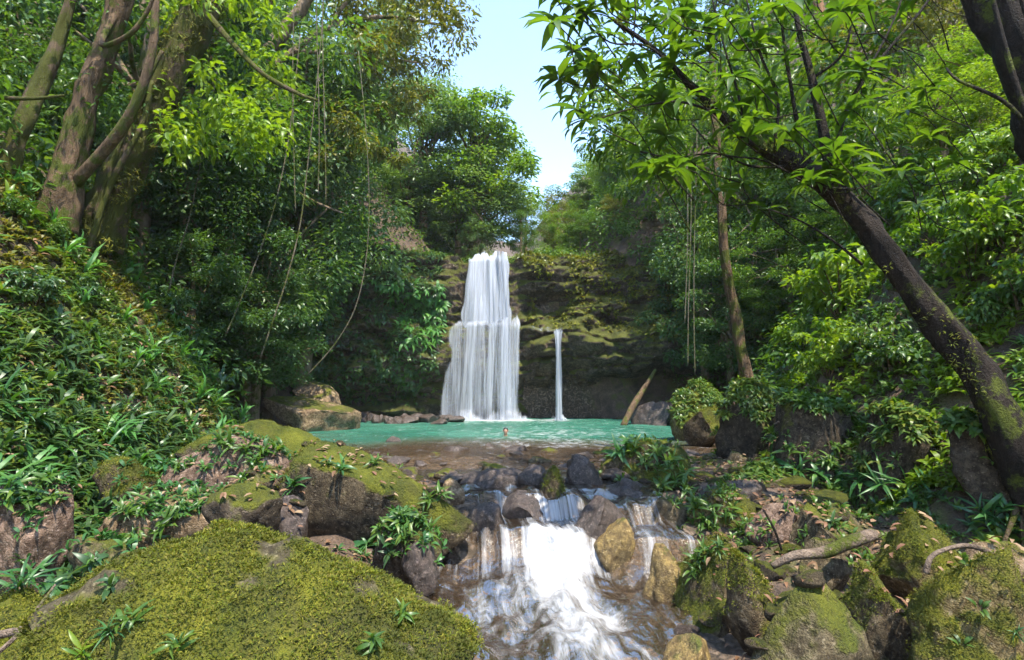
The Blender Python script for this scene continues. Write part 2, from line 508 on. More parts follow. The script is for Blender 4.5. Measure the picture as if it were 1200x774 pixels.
def water_mat():
    t = NT('water')
    depth, foam = t.attr('depth'), t.attr('foam')  # foam also carries the painted ripple glints of the pool
    uv = t.n('ShaderNodeUVMap').outputs[0]
    mp = t.n('ShaderNodeMapping')
    mp.inputs['Scale'].default_value = (7.0, 0.9, 1)
    t.l(uv, mp.inputs[0])
    st = t.noise(mp.outputs[0], 1.0, 6, 0.62, 0.5)
    mp2 = t.n('ShaderNodeMapping')
    mp2.inputs['Scale'].default_value = (26.0, 2.0, 1)
    t.l(uv, mp2.inputs[0])
    st2 = t.noise(mp2.outputs[0], 1.0, 4, 0.6, 0.3)
    stk = t.math('ADD', t.math('MULTIPLY', st, 0.74), t.math('MULTIPLY', st2, 0.26))
    mp3 = t.n('ShaderNodeMapping')
    mp3.inputs['Scale'].default_value = (3.2, 1.7, 1)
    t.l(uv, mp3.inputs[0])
    cloud = t.noise(mp3.outputs[0], 1.0, 5, 0.6, 1.3)
    tb = t.attr('turb')
    stk = t.math('ADD', t.math('MULTIPLY', stk, t.math('SUBTRACT', 1.0, tb)), t.math('MULTIPLY', cloud, tb))
    fm = t.n('ShaderNodeMapRange', interpolation_type='SMOOTHSTEP')
    t.l(t.math('ADD', foam, t.math('MULTIPLY_ADD', stk, 2.6, -1.3)), fm.inputs['Value'])
    fm.inputs['From Min'].default_value = 0.10
    fm.inputs['From Max'].default_value = 1.15
    tc = t.n('ShaderNodeNewGeometry').outputs['Position']
    mpb = t.n('ShaderNodeMapping')
    mpb.inputs['Scale'].default_value = (1.0, 0.7, 1)
    t.l(tc, mpb.inputs[0])
    rip = t.math('ADD', t.noise(mpb.outputs[0], 3.0, 3, 0.6), t.math('MULTIPLY', t.noise(mpb.outputs[0], 9.0, 2, 0.5), 0.4))
    nrm = t.bump(t.math('ADD', rip, t.math('MULTIPLY', stk, 0.8)), 0.55, 0.12)
    op = t.n('ShaderNodeMapRange', interpolation_type='SMOOTHSTEP')
    t.l(depth, op.inputs['Value'])
    op.inputs['From Min'].default_value = 0.18
    op.inputs['From Max'].default_value = 1.4
    op.inputs['To Min'].default_value = 0.28
    op.inputs['To Max'].default_value = 0.97
    teal = t.ramp(t.noise(tc, 0.35, 3, 0.5), [(0.35, (0.035, 0.155, 0.105)), (0.65, (0.065, 0.215, 0.15))])
    teal = t.mixc(t.ramp(depth, [(0.25, 0.0), (1.0, 1.0)]), (0.20, 0.135, 0.085), teal)
    body = t.n('ShaderNodeBsdfDiffuse')
    t.l(teal, body.inputs[0])
    tp = t.n('ShaderNodeBsdfTransparent')
    tp.inputs[0].default_value = (0.96, 0.90, 0.84, 1)
    w = t.mixs(op.outputs[0], tp.outputs[0], body.outputs[0])
    gl = t.n('ShaderNodeBsdfGlossy')
    gl.inputs['Roughness'].default_value = 0.14
    gl.inputs['Color'].default_value = (0.42, 0.40, 0.38, 1)
    t.l(nrm, gl.inputs['Normal'])
    fr = t.n('ShaderNodeFresnel')
    fr.inputs['IOR'].default_value = 1.33
    t.l(nrm, fr.inputs['Normal'])
    w = t.mixs(t.math('MULTIPLY', fr.outputs[0], 0.75), w, gl.outputs[0])
    fo = t.n('ShaderNodeBsdfPrincipled')
    fo.inputs['Base Color'].default_value = (0.52, 0.515, 0.52, 1)
    fo.inputs['Roughness'].default_value = 0.45
    t.l(nrm, fo.inputs['Normal'])
    return t.done(t.mixs(t.math('MULTIPLY', fm.outputs[0], 0.96), w, fo.outputs[0]))


def fall_mat():
    t = NT('falling_water')
    uv = t.n('ShaderNodeUVMap').outputs[0]
    dens = t.attr('dens')

    def streak(sx, sy, d):
        mp = t.n('ShaderNodeMapping')
        mp.inputs['Scale'].default_value = (sx, sy, 1)
        t.l(uv, mp.inputs[0])
        return t.noise(mp.outputs[0], 1.0, d, 0.6, 0.15)
    s = t.math('ADD', t.math('MULTIPLY', streak(2.2, 0.10, 3), 0.6), t.math('MULTIPLY', streak(13.0, 0.35, 4), 0.4))
    mr = t.n('ShaderNodeMapRange', interpolation_type='SMOOTHSTEP')
    t.l(t.math('ADD', dens, t.math('MULTIPLY_ADD', s, 2.2, -1.1)), mr.inputs['Value'])
    mr.inputs['From Min'].default_value = 0.05
    mr.inputs['From Max'].default_value = 1.15
    p = t.n('ShaderNodeBsdfPrincipled')
    p.inputs['Base Color'].default_value = (0.50, 0.52, 0.58, 1)
    p.inputs['Roughness'].default_value = 0.5
    tr = t.n('ShaderNodeBsdfTranslucent')
    tr.inputs[0].default_value = (0.8, 0.82, 0.88, 1)
    s1 = t.mixs(0.35, p.outputs[0], tr.outputs[0])
    tp = t.n('ShaderNodeBsdfTransparent')
    return t.done(t.mixs(t.math('MULTIPLY', mr.outputs[0], 0.93), tp.outputs[0], s1))


M['water'] = water_mat()
M['fall'] = fall_mat()


def plain(name, c, rough=0.6):
    t = NT(name)
    p = t.n('ShaderNodeBsdfPrincipled')
    tc = t.n('ShaderNodeTexCoord').outputs['Object']
    t.l(t.mixc(t.noise(tc, 14, 3), c, tuple(0.6 * x for x in c)), p.inputs['Base Color'])
    p.inputs['Roughness'].default_value = rough
    return t.done(p.outputs[0])


M['skin'] = plain('skin', (0.42, 0.22, 0.15), 0.5)
M['hair'] = plain('hair', (0.015, 0.011, 0.009), 0.4)

# ------------------------------------------------------------------ terrain
TB = dict(
    ws=[(-20, -1.3), (2, -1.08), (5, -0.97), (7.6, -0.84), (7.9, -0.77), (8.12, -0.48), (8.75, -0.40), (8.95, -0.13), (9.5, -0.08), (10.4, -0.03), (11, 0), (30.9, 0), (31.7, 8.3), (60, 13), (120, 34)],
    dep=[(-20, .25), (9, .22), (11, .10), (12.5, .12), (14, .16), (15.2, .3), (18, .9), (21, 1.5), (30, 1.6), (31.5, .3), (120, .3)],
    wl=[(-20, -1.2), (3, -1.2), (5, -1.0), (7, -1.1), (8.5, -0.9), (9.6, -1.0), (10.5, -1.9), (12, -3.0), (14, -4.9), (16.5, -6.3), (20, -8.6), (24, -8.6), (28, -7.5), (31, -5), (32, -2.4), (120, -2)],
    wr=[(-20, 1.4), (3, 1.5), (5, 1.75), (6.5, 2.0), (8, 2.3), (9.5, 2.5), (11, 3.0), (13, 4.2), (15, 5.4), (18, 6.4), (22, 7.6), (27, 8.4), (31, 4), (32, 0.2), (120, 2)],
    bl=[(-20, -1.1), (0, -1.1), (3, -1.2), (4.4, -.85), (5.6, -.6), (7, -.5), (8, -.3), (9.5, .05), (12, .22), (16, .25), (30, .3), (31.7, 8.7), (60, 13.4), (120, 34)],
    br=[(-20, -.9), (0, -.9), (3, -1.0), (4.6, -.9), (5.8, -.7), (7, -.42), (8.5, -.15), (10, .0), (12, .12), (16, .3), (30, .3), (31.7, 8.7), (60, 13.4), (120, 34)],
    tl=[(-20, -4.4), (0, -4.4), (6, -5.0), (9, -5.1), (12, -5.5), (14, -6.1), (16.5, -8.4), (20, -10.2), (24, -9.8), (28, -8.6), (30, -7), (34, -4.2), (40, -3.4), (120, -3)],
    tr=[(-20, 4.2), (0, 4.2), (6, 5.2), (9, 5.1), (12, 5.1), (14, 5.8), (18, 7.4), (22, 8.6), (26, 9.4), (29, 8.5), (32, 4.8), (36, 3.4), (120, 3)])


def tab(k, y):
    a = np.array(TB[k])
    return np.interp(y, a[:, 0], a[:, 1])


def water_z(x, y):
    y2 = y + (0.42 * vnoise(P3(np.asarray(x) * 1.1, np.asarray(y) * 0.25), 5) + 0.22 * vnoise(P3(np.asarray(x) * 3.1, np.asarray(y) * 0.3), 6) + 0.08 * vnoise(P3(np.asarray(x) * 8, np.asarray(y) * 0.5), 7)) * sst(7.2, 8.0, y) * (1 - sst(9.6, 10.4, y))
    return tab('ws', y2)


def ground(x, y):
    x = np.asarray(x, float); y = np.asarray(y, float) + 0 * x
    ws, L, R = tab('ws', y), tab('wl', y), tab('wr', y)
    dep = tab('dep', y + 1.5 * vnoise(P3(x * .45, y * .3), 12) * sst(12, 14, y) * (1 - sst(20, 24, y)))
    inn = np.minimum(x - L, R - x)
    H = ws - dep * np.clip(inn / 0.9 + 0.15, 0, 1)
    H = np.where(x < L, ws + (tab('bl', y) - ws) * sst(0, 1.5, L - x), H)
    H = np.where(x > R, ws + (tab('br', y) - ws) * sst(0, 1.6, x - R), H)
    for dt, s in ((tab('tl', y) - x, 1.45), (x - tab('tr', y), 1.4)):
        dt = np.maximum(dt, 0)
        dt = np.where(dt < 0.8, dt * dt / 1.6, dt - 0.4)
        rise = np.minimum(s * dt, 5.2 + 1.02 * (dt - 5.2 / s))
        H = H + np.minimum(rise, 30 + 0.2 * dt)
    out = np.clip(-inn / 2.5, 0, 1)
    H = H + out * (0.22 * fbm(P3(x * .9, y * .9), 4, 3) + 0.9 * np.clip(-inn / 10, 0, 1) * fbm(P3(x * .16, y * .16), 3, 9))
    H = H + 0.05 * fbm(P3(x * 2.4, y * 2.4), 3, 21)
    return H


nx, ny = 270, 310
u = np.linspace(-1, 1, nx)
gx = np.sinh(u * 3.2) / np.sinh(3.2) * 75
v = np.linspace(0, 1, ny)
gy = -12 + 46 * v / 0.82 * (v < 0.82) + (v >= 0.82) * (46 + 90 * (np.maximum(v - 0.82, 0) / 0.18) ** 1.6)
X, Y = np.meshgrid(gx, gy, indexing='ij')
Z = ground(X, Y)
TV = np.stack([X, Y, Z], -1).reshape(-1, 3)
TF = grid_faces(nx, ny)
inn_ = np.minimum(TV[:, 0] - tab('wl', TV[:, 1]), tab('wr', TV[:, 1]) - TV[:, 0])
terrain = obj('terrain', mesh_np('terrain', TV, TF, attrs={'bed': sst(-0.5, 0.1, inn_ + 0.35 * vnoise(TV * 1.7, 8))}), M['soil'])
tag(terrain, 'dark forest soil of the valley floor and slopes', None, None, 'structure')

# ------------------------------------------------------------------ cliff
CX0, CX1 = -13.0, 15.0


def cliff_y0(x):
    return np.interp(x, [-13, -10, -7, -4, 3, 7, 10, 13, 15], [22.5, 25.8, 28.2, 29.5, 29.6, 29.2, 27.8, 25, 22.5])


def cliff_top(x):
    return np.interp(x, [-13, -6, -3, -2.7, 0.0, 0.4, 4, 9, 15], [9.5, 9.2, 9.0, 8.55, 8.55, 8.95, 9.2, 9.6, 10.5])


def cliff_pt(x, v):
    """v 0..1 face, 1..1.25 roll back"""
    zt = cliff_top(x)
    z = -1.6 + (zt + 1.6) * np.minimum(v, 1)
    right = sst(0.2, 1.2, x) * (1 - 0.6 * sst(9, 12, x))
    left = 1 - sst(-5.0, -3.6, x)
    fall = 1 - np.maximum(right, left)
    lipz = 2.2 + 0.7 * vnoise(P3(x * .35, 0 * x), 31)
    alc = (1 - sst(0.0, 1.2, (z - lipz) + 0.6)) * (1.9 * right + 1.0 * left + 1.2 * fall)
    ledge = 4.85 + 0.25 * vnoise(P3(x * .5, 0 * x), 32) * (1 - fall)
    step = sst(-0.12, 0.22, z - ledge) * (0.75 * fall + 0.75 * right * (1 - sst(2.2, 3.4, x)) + 0.2)
    lean = np.maximum(z - 4.2, 0) * (0.40 * sst(1.5, 4, x) + 0.25 * left)
    bul = -1.5 * np.exp(-((z - 3.7) / 1.4) ** 2) * sst(1.0, 4.5, x) * (1 - sst(8, 11, x))
    p = P3(x * .55, z * 1.0, 0 * x)
    am = 1 - 0.75 * fall
    n = 0.95 * fbm(p, 4, 41) * am + 0.28 * vnoise(P3(x * .25, z * 3.4 + 0.8 * vnoise(P3(x * .4, z * .3), 44)), 43) * am
    n = n + 0.16 * np.abs(fbm(P3(x * 1.6, z * 2.4), 4, 47)) + 0.05 * fbm(P3(x * 5, z * 7), 3, 48)
    wx = x * .55 + 0.6 * vnoise(P3(x * .5, z * .5), 51); wz = z * .95 + 0.35 * vnoise(P3(x * .35, z * .4), 52)
    ix, iz = np.floor(wx + 0.5 * np.floor(wz)).astype(np.int64), np.floor(wz).astype(np.int64)
    fx, fz = (wx + 0.5 * np.floor(wz)) % 1, wz % 1
    joint = np.minimum(np.minimum(fx, 1 - fx) / .55, np.minimum(fz, 1 - fz) / .95)
    n = n + am * (0.55 * (_h(ix, iz, ix * 0, 5) - .5) + 0.28 * (1 - sst(0, .10, joint)))
    y = cliff_y0(x) + alc + step + lean + bul + n
    back = np.maximum(v - 1, 0) / 0.25
    y = y + back * 4.5
    z = z + back * 0.5 + 0.12 * back * fbm(P3(x, y), 3, 49)
    return np.stack([x, y, z], -1)


cnx, cnv = 300, 190
cx, cv = np.meshgrid(np.linspace(CX0, CX1, cnx), np.linspace(0, 1.25, cnv), indexing='ij')
CV = cliff_pt(cx, cv).reshape(-1, 3)
CF = grid_faces(cnx, cnv)
cliff = obj('cliff', mesh_np('cliff', CV, CF), M['cliff'])
tag(cliff, 'mossy brown rock cliff that the waterfall drops over', None, None, 'structure')

# ------------------------------------------------------------------ rocks
_ico = {}


def ico(sub):
    if sub not in _ico:
        bm = bmesh.new()
        bmesh.ops.create_icosphere(bm, subdivisions=sub, radius=1.0)
        bm.verts.ensure_lookup_table()
        _ico[sub] = (np.array([v.co[:] for v in bm.verts]), np.array([[v.index for v in f.verts] for f in bm.faces]))
        bm.free()
    return _ico[sub]


def rock_verts(a, b, c, seed, sub=4, cuts=9, rough=1.0, tilt=0.0, yaw=0.0, pitch=0.0):
    V, Fc = ico(sub)
    V = V.copy()
    r = np.random.default_rng(seed)
    for k in range(cuts):
        n = r.normal(size=3); n /= np.linalg.norm(n)
        d = r.uniform(0.45, 0.85)
        e = V @ n - d
        V = V - np.where(e > 0, e * 0.93, 0)[:, None] * n
    ext = (V.max(0) - V.min(0)) / 2
    V = (V - (V.max(0) + V.min(0)) / 2) / ext
    V = V * np.array([a, b, c])
    s = (a * b * c) ** (1 / 3)
    N = V / (np.linalg.norm(V, axis=1, keepdims=True) + 1e-9)
    o = r.uniform(0, 50, 3)
    cr = np.clip(1 - 5.0 * np.abs(fbm(V / s * np.array([1.1, 1.1, 2.0]) + o + 9, 2, seed + 8)), 0, 1) ** 2
    V = V + N * (s * rough * (0.10 * fbm(V / s * 1.3 + o, 3, seed) + 0.04 * fbm(V / s * 5 + o, 3, seed + 3)
                              - 0.05 * np.abs(vnoise(V / s * 3.2 + o, seed + 5)) - 0.045 * cr))[:, None]
    R = Matrix.Rotation(yaw, 3, 'Z') @ Matrix.Rotation(tilt, 3, 'Y') @ Matrix.Rotation(pitch, 3, 'X')
    return V @ np.array(R).T, Fc


ALLV, ALLF, _off = [TV, CV], [], 0
ALLF = [(TF, 0), (CF, len(TV))]
_off = len(TV) + len(CV)


def rock(box, Yd, label, mat, group=None, name='boulder', cat='boulder', depth=0.85, tilt=0, yaw=None, pitch=0,
         seed=None, sub=4, dome=0, cuts=12, rough=1.0, below=0.35, grow=1.0):
    """box = outline in photograph pixels at distance Yd; the foot is buried by `below` of its height"""
    global _off
    x0, y0, x1, y1 = box
    seed = seed if seed is not None else int(x0 * 7 + y0 * 13 + x1)
    p0, p1 = at(x0, y0, Yd), at(x1, y1, Yd)
    a = (p1.x - p0.x) / 2 * grow
    h = (p0.z - p1.z) * (1 + below)
    c = h / 2 * grow
    b = a * depth
    ctr = Vector(((p0.x + p1.x) / 2, Yd, p0.z - h / 2))
    V, Fc = rock_verts(a, b, c, seed, sub, cuts, rough, math.radians(tilt), (yaw if yaw is not None else (seed % 7 - 3) * 0.06), math.radians(pitch))
    if dome:
        r_ = np.clip(np.sqrt((V[:, 0] / a) ** 2 + (V[:, 1] / b) ** 2), 0, 1.2)
        prof = 1 - r_ ** dome
        V[:, 2] = np.where(V[:, 2] > 0, c * (0.22 * V[:, 2] / c + 0.78 * np.maximum(prof, 0)) + 0.0, V[:, 2])
        V[:, 2] += 0.06 * fbm(V * 1.7, 3, 5) + 0.045 * fbm(V * 5, 3, 6) - 0.03 * np.abs(vnoise(V * 9, 7))
    for it in range(4):                      # make the outline fit the seen width and top
        W = V + np.array(ctr)
        qx, qy = project(W)
        sc_ = (x1 - x0) / (qx.max() - qx.min())
        V = V * np.array([sc_, sc_, 1])
        ctr.x += ((x0 + x1) - (qx.max() + qx.min())) / 2 / F * Yd
        ctr.z += (qy.min() - y0) / F * Yd
    me = mesh_np(name, V, Fc)
    o = obj(name, me, M[mat])
    o.location = ctr
    tag(o, label, cat, group)
    W = V + np.array(ctr)
    ALLV.append(W)
    ALLF.append((Fc, _off))
    _off += len(W)
    return o


BIG = rock((8, 612, 562, 1000), 3.5, 'huge moss-covered boulder sprinkled with tiny fallen leaves beside the rapids', 'rock_big',
           depth=0.62, seed=77, sub=6, cuts=3, rough=0.9, below=0.0, dome=1.25)
_bv = np.empty(len(BIG.data.vertices) * 3, np.float32); BIG.data.vertices.foreach_get('co', _bv); _bv = _bv.reshape(-1, 3)
_at = BIG.data.attributes.new('mossy', 'FLOAT', 'POINT')
_at.data.foreach_set('value', sst(-.66, -.46, fbm(_bv * 3.4, 3, 1) + 0.12 * vnoise(_bv * 14, 3)).astype(np.float32))
R_ = rock
R_((322, 517, 556, 640), 8.0, 'long sloping brown boulder with yellow moss patch at its upper end', 'rock_moss', depth=0.45, tilt=17, seed=5, sub=5, below=.2, rough=.6, cuts=16)
R_((236, 566, 332, 632), 6.5, 'dark green angular boulder behind the huge mossy one', 'rock_dark', seed=12)
R_((318, 580, 362, 632), 6.9, 'grey fluted rock wedged beside the dark angular boulder', 'rock_wet', seed=14, cuts=5)
R_((180, 508, 345, 590), 8.7, 'broad reddish flat slab sloping toward the long brown boulder', 'rock_red', tilt=9, depth=0.6, seed=21, sub=5)
R_((110, 566, 270, 640), 7.1, 'tan rounded slab half covered by leafy herbs', 'rock_tan', depth=.6, seed=24, sub=5)
R_((108, 536, 184, 590), 7.7, 'block with bright yellow moss on its top below the ferny bank', 'rock_moss', seed=26)
R_((-30, 556, 88, 690), 5.9, 'pinkish grey boulder with grassy herbs spilling over its top', 'rock_red', seed=28, sub=5)
R_((78, 626, 172, 690), 5.5, 'low brown slab touching the huge mossy boulder', 'rock_brown', depth=.7, seed=29)
R_((-40, 688, 92, 790), 4.4, 'shaded mossy rock lying under the dry twig', 'rock_moss', depth=.7, seed=30)
R_((205, 492, 380, 545), 10.2, 'low mossy ledge carpeted with herbs by the pool', 'rock_moss', depth=.7, tilt=6, seed=33, sub=5)
R_((270, 545, 345, 585), 8.0, 'small brown block against the foot of the reddish slab', 'rock_brown', seed=36)
R_((306, 464, 424, 492), 21.5, 'large grey-brown slab leaning into the pool with a shaded underside', 'rock_tan', tilt=17, depth=.6, seed=41, cuts=12, below=.9)
R_((342, 447, 400, 474), 23, 'brown wedge of rock resting above the leaning poolside slab', 'rock_tan', tilt=20, seed=43)
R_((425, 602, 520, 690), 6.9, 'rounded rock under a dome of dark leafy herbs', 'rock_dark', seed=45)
R_((470, 634, 516, 682), 6.5, 'small wet stone at the foot of the herb dome', 'rock_wet', seed=46)
R_((632, 547, 670, 602), 9.1, 'upright moss-topped block standing in the middle of the rapids', 'rock_moss', seed=50, cuts=11)
R_((652, 580, 748, 664), 8.2, 'speckled grey slab slanting down into the white cascade', 'rock_wet', tilt=32, depth=.6, seed=52)
R_((695, 606, 745, 664), 7.8, 'ochre wet block with a dark hollow beside the slanting slab', 'rock_ochre', seed=53)
R_((535, 548, 628, 585), 10.0, 'dark pebbly rock barrier at the lip of the rapids', 'rock_wet', depth=.5, seed=55)
R_((606, 544, 645, 572), 9.8, 'thin black rock beside the mossy block in the rapids', 'rock_wet', tilt=-14, seed=56)
R_((662, 532, 712, 582), 10.0, 'pebbly grey rock beyond the upright mossy block', 'rock_wet', seed=57, rough=1.5)
R_((698, 560, 775, 602), 9.4, 'rounded purple-brown cobbled rock near the plant-topped island', 'rock_wet', seed=58, rough=1.3)
R_((752, 582, 806, 628), 8.6, 'mossy stone at the foot of the island herbs', 'rock_brown', seed=60)
R_((512, 560, 545, 590), 9.0, 'small tan stone against the end of the long brown boulder', 'rock_tan', seed=61)
R_((585, 574, 645, 628), 8.75, 'wet brown boulder with white water sliding over it', 'rock_wet', seed=62)
R_((545, 588, 592, 640), 8.45, 'wet dark stone half hidden in the cascade veil', 'rock_wet', seed=63)
R_((752, 636, 806, 712), 6.9, 'round ochre boulder washed by the side trickle', 'rock_ochre', seed=64)
R_((758, 742, 850, 830), 5.35, 'ochre stone breaking the stream below the dark boulder', 'rock_ochre', seed=65, below=.2)
R_((700, 515, 812, 590), 10.6, 'mossy island rock crowned with leafy plants between pool and rapids', 'rock_moss', seed=66, sub=5)
R_((762, 545, 835, 605), 9.7, 'mossy island rock draped with small-leaved herbs', 'rock_moss', seed=67)
R_((800, 572, 905, 640), 8.4, 'yellow mossed rock running down from the island herbs', 'rock_fullmoss', tilt=18, depth=.6, seed=69)
R_((778, 626, 905, 752), 6.3, 'large dark-faced boulder with a mossy crest overhanging the stream', 'rock_moss', seed=70, sub=5, tilt=-4, depth=.8)
R_((848, 645, 925, 775), 5.55, 'upright pointed rock leaning on the tan slab', 'rock_moss', seed=71, tilt=-14, depth=.7)
R_((868, 676, 1025, 880), 4.9, 'large smooth tan slab with a narrow mossy ridge', 'rock_slab', seed=74, sub=5, tilt=36, depth=.75, cuts=14, rough=.55)
R_((918, 588, 1022, 655), 7.4, 'brown boulder behind the bare fallen branch', 'rock_brown', seed=76)
R_((935, 630, 1000, 690), 6.4, 'grey shaded slab under the bare fallen branch', 'rock_brown', seed=79)
R_((1018, 598, 1128, 700), 6.3, 'square mossy boulder touched by the end of the bare branch', 'rock_fullmoss', seed=80, sub=5, cuts=11)
R_((985, 655, 1092, 820), 5.2, 'mossy boulder with a dark undercut below the square mossy one', 'rock_moss', seed=81, sub=5)
R_((1062, 640, 1240, 860), 4.6, 'wide moss-draped boulder with dark streaked face', 'rock_fullmoss', seed=84, sub=5, depth=.7)
R_((1120, 634, 1230, 690), 5.6, 'smooth orange-tan slab behind the moss-draped boulder', 'rock_tan', seed=85, depth=.6, tilt=8)
R_((838, 528, 892, 556), 11.2, 'flat grey-brown stone lying by the pool outlet shore', 'rock_brown', depth=.7, seed=86)
R_((842, 546, 935, 578), 10.0, 'flat layered stone stepped below the mossy overhang', 'rock_brown', depth=.6, seed=87)
R_((826, 562, 912, 604), 9.0, 'long smooth grey stone beside dry leaf litter', 'rock_wet', depth=.5, tilt=10, seed=88)
R_((795, 535, 848, 556), 11.6, 'low stone partly in the water by the pool outlet', 'rock_brown', seed=89)
R_((872, 584, 940, 632), 7.8, 'flat reddish stone between the island and the bare branch', 'rock_red', depth=.7, seed=90)
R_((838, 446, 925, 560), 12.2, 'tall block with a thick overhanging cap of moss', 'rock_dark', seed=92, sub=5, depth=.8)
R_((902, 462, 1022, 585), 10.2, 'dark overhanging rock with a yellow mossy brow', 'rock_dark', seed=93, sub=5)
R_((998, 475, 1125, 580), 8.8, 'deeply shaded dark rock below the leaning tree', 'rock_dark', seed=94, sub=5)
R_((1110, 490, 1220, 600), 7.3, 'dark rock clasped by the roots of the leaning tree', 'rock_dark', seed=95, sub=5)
R_((785, 448, 862, 518), 17.5, 'green moss-cloaked rock rising from the pool shore', 'rock_fullmoss', seed=96)
R_((800, 478, 850, 516), 15.5, 'small pale-footed mossy rock at the pool edge', 'rock_moss', seed=97)
R_((738, 470, 795, 504), 25.0, 'dark cracked rock under the leaning dead log', 'rock_wet', seed=98, rough=1.6)
for k, (bx, Yd) in enumerate([((513, 522, 553, 540), 14.6), ((590, 522, 622, 538), 14.4), ((567, 519, 579, 528), 15.6), ((452, 511, 470, 524), 17.0)]):
    R_(bx, Yd, 'small dark rock poking out of the shallow pool water', 'rock_wet', 'rocks in the shallows', seed=110 + k, sub=3)
rr_ = random.Random(8)
for k in range(22):
    x = 408 + rr_.random() * 118; h_ = rr_.uniform(3, 8); w_ = rr_.uniform(9, 26); yb = rr_.uniform(489, 496)
    R_((x, yb - h_, x + w_, yb + 3), 25.2 + (496 - yb) * .3 + rr_.random(), 'dark rubble stone along the shore below the ferny cliff', 'rock_wet',
       'rubble along the cliff shore', name='stone', cat='stone', seed=130 + k, sub=3, below=.5, depth=1.1)

rr_ = random.Random(21)
for k in range(46):                          # low stones breaking the shallow run between pool and rapids
    y = rr_.uniform(9.9, 14.6)
    x = float(tab('wl', y)) + float(tab('wr', y) - tab('wl', y)) * rr_.random()
    w_ = rr_.uniform(.10, .30)
    V, Fc = rock_verts(w_, w_ * rr_.uniform(.6, 1), w_ * .42, 800 + k, 3, 10, 1.2, yaw=rr_.uniform(0, 6))
    o = obj('stone', mesh_np('stone', V, Fc), M['rock_wet' if k % 3 else 'rock_brown'])
    o.location = (x, y, rr_.uniform(-.05, .02))
    tag(o, ('dark wet' if k % 3 else 'brown') + ' low stone breaking the shallow brown run between pool and rapids', 'stone', ('dark' if k % 3 else 'brown') + ' stones in the shallow run')

# surface lookup (terrain, cliff and rocks)
_V = np.concatenate(ALLV)
_polys = [tuple(int(i) + o for i in f) for Fc, o in ALLF for f in Fc]
BVH = BVHTree.FromPolygons([tuple(p) for p in _V], _polys)
CAMP = Vector((0, 0, EYE))


def hit(px, py):
    d = (at(px, py, 1.0) - CAMP).normalized()
    loc, n, i, dist = BVH.ray_cast(CAMP, d, 200)
    if loc is None: return None, None
    if n.dot(d) > 0: n = -n
    return loc, n


def drop(x, y, z=60):
    loc, n, i, d = BVH.ray_cast(Vector((x, y, z)), Vector((0, 0, -1)), 200)
    if loc is None: return Vector((x, y, float(ground(x, y)))), Vector((0, 0, 1))
    return loc, (n if n.z > 0 else -n)


# medium rocks filling the banks
mdm = []
for k in range(8):
    V, Fc = rock_verts(1, .8, .6, 340 + k, 3, 13, 1.1)
    mdm.append([])
    for mt_ in ('rock_brown', 'rock_moss', 'rock_dark'):
        mdm[-1].append(mesh_np('boulder', V, Fc)); mdm[-1][-1].materials.append(M[mt_])
rm = random.Random(17)
for k in range(64):
    y = rm.uniform(4.8, 12.0)
    rgt = k % 8 < 5
    x = float(tab('wr', y)) + rm.uniform(.1, 2.7) if rgt else float(tab('wl', y)) - rm.uniform(.3, 3.4)
    p, n = drop(x, y, 1.3)
    if p.z > 1.0 or p.z > float(ground(x, y)) + .22: continue
    s_ = rm.uniform(.13, .34)
    j = k % 3
    o = obj('boulder', mdm[k % 8][j])
    o.location = (p.x, p.y, p.z - s_ * .05)
    o.rotation_euler = (rm.uniform(-.25, .25), rm.uniform(-.25, .25), rm.uniform(0, 6.3))
    o.scale = (s_ * rm.uniform(.9, 1.3), s_, s_ * rm.uniform(.7, 1.1))
    kind = ('bare brown', 'mossy', 'dark')[j]
    wh_ = 'heaped between the pool outlet and the bare fallen branch' if rgt else 'among the boulders below the steep ferny bank'
    tag(o, kind + ' knee-high rock ' + wh_, 'boulder', kind + ' rocks ' + wh_)

# loose stones on the banks and in the bed
sm = []
for k in range(7):
    V, Fc = rock_verts(1, .8, .55, 300 + k, 3, 9, 1.1)
    sm.append((mesh_np('stone', V, Fc), mesh_np('stone', V, Fc)))
    sm[-1][0].materials.append(M['rock_wet']); sm[-1][1].materials.append(M['rock_brown'])
for k in range(190):
    wet = k < 95
    if wet:
        y = random.uniform(4.6, 14.5) if k > 20 else random.uniform(10, 12)
        x = float(tab('wl', y) + (tab('wr', y) - tab('wl', y)) * random.random() * 1.1 - 0.1)
        z = float(ground(x, y)); s = random.uniform(0.06, 0.2)
    else:
        y = random.uniform(5, 12.5)
        x = float(tab('wr', y) + random.random() * 2.3) if random.random() < .6 else float(tab('wl', y) - random.random() * 3)
        p, n = drop(x, y, 1.2); z = p.z; s = random.uniform(0.05, 0.16)
    o = obj('stone', sm[k % 7][0 if wet else 1])
    o.location = (x, y, z + s * .1)
    o.rotation_euler = (random.uniform(-.3, .3), random.uniform(-.3, .3), random.uniform(0, 6.3))
    o.scale = (s, s, s * random.uniform(.7, 1.2))
    if wet: tag(o, 'small wet brown stone on the stream bed', 'stone', 'stones on the stream bed')
    else: tag(o, 'small dry brown stone lying on the bank among boulders', 'stone', 'stones on the banks')

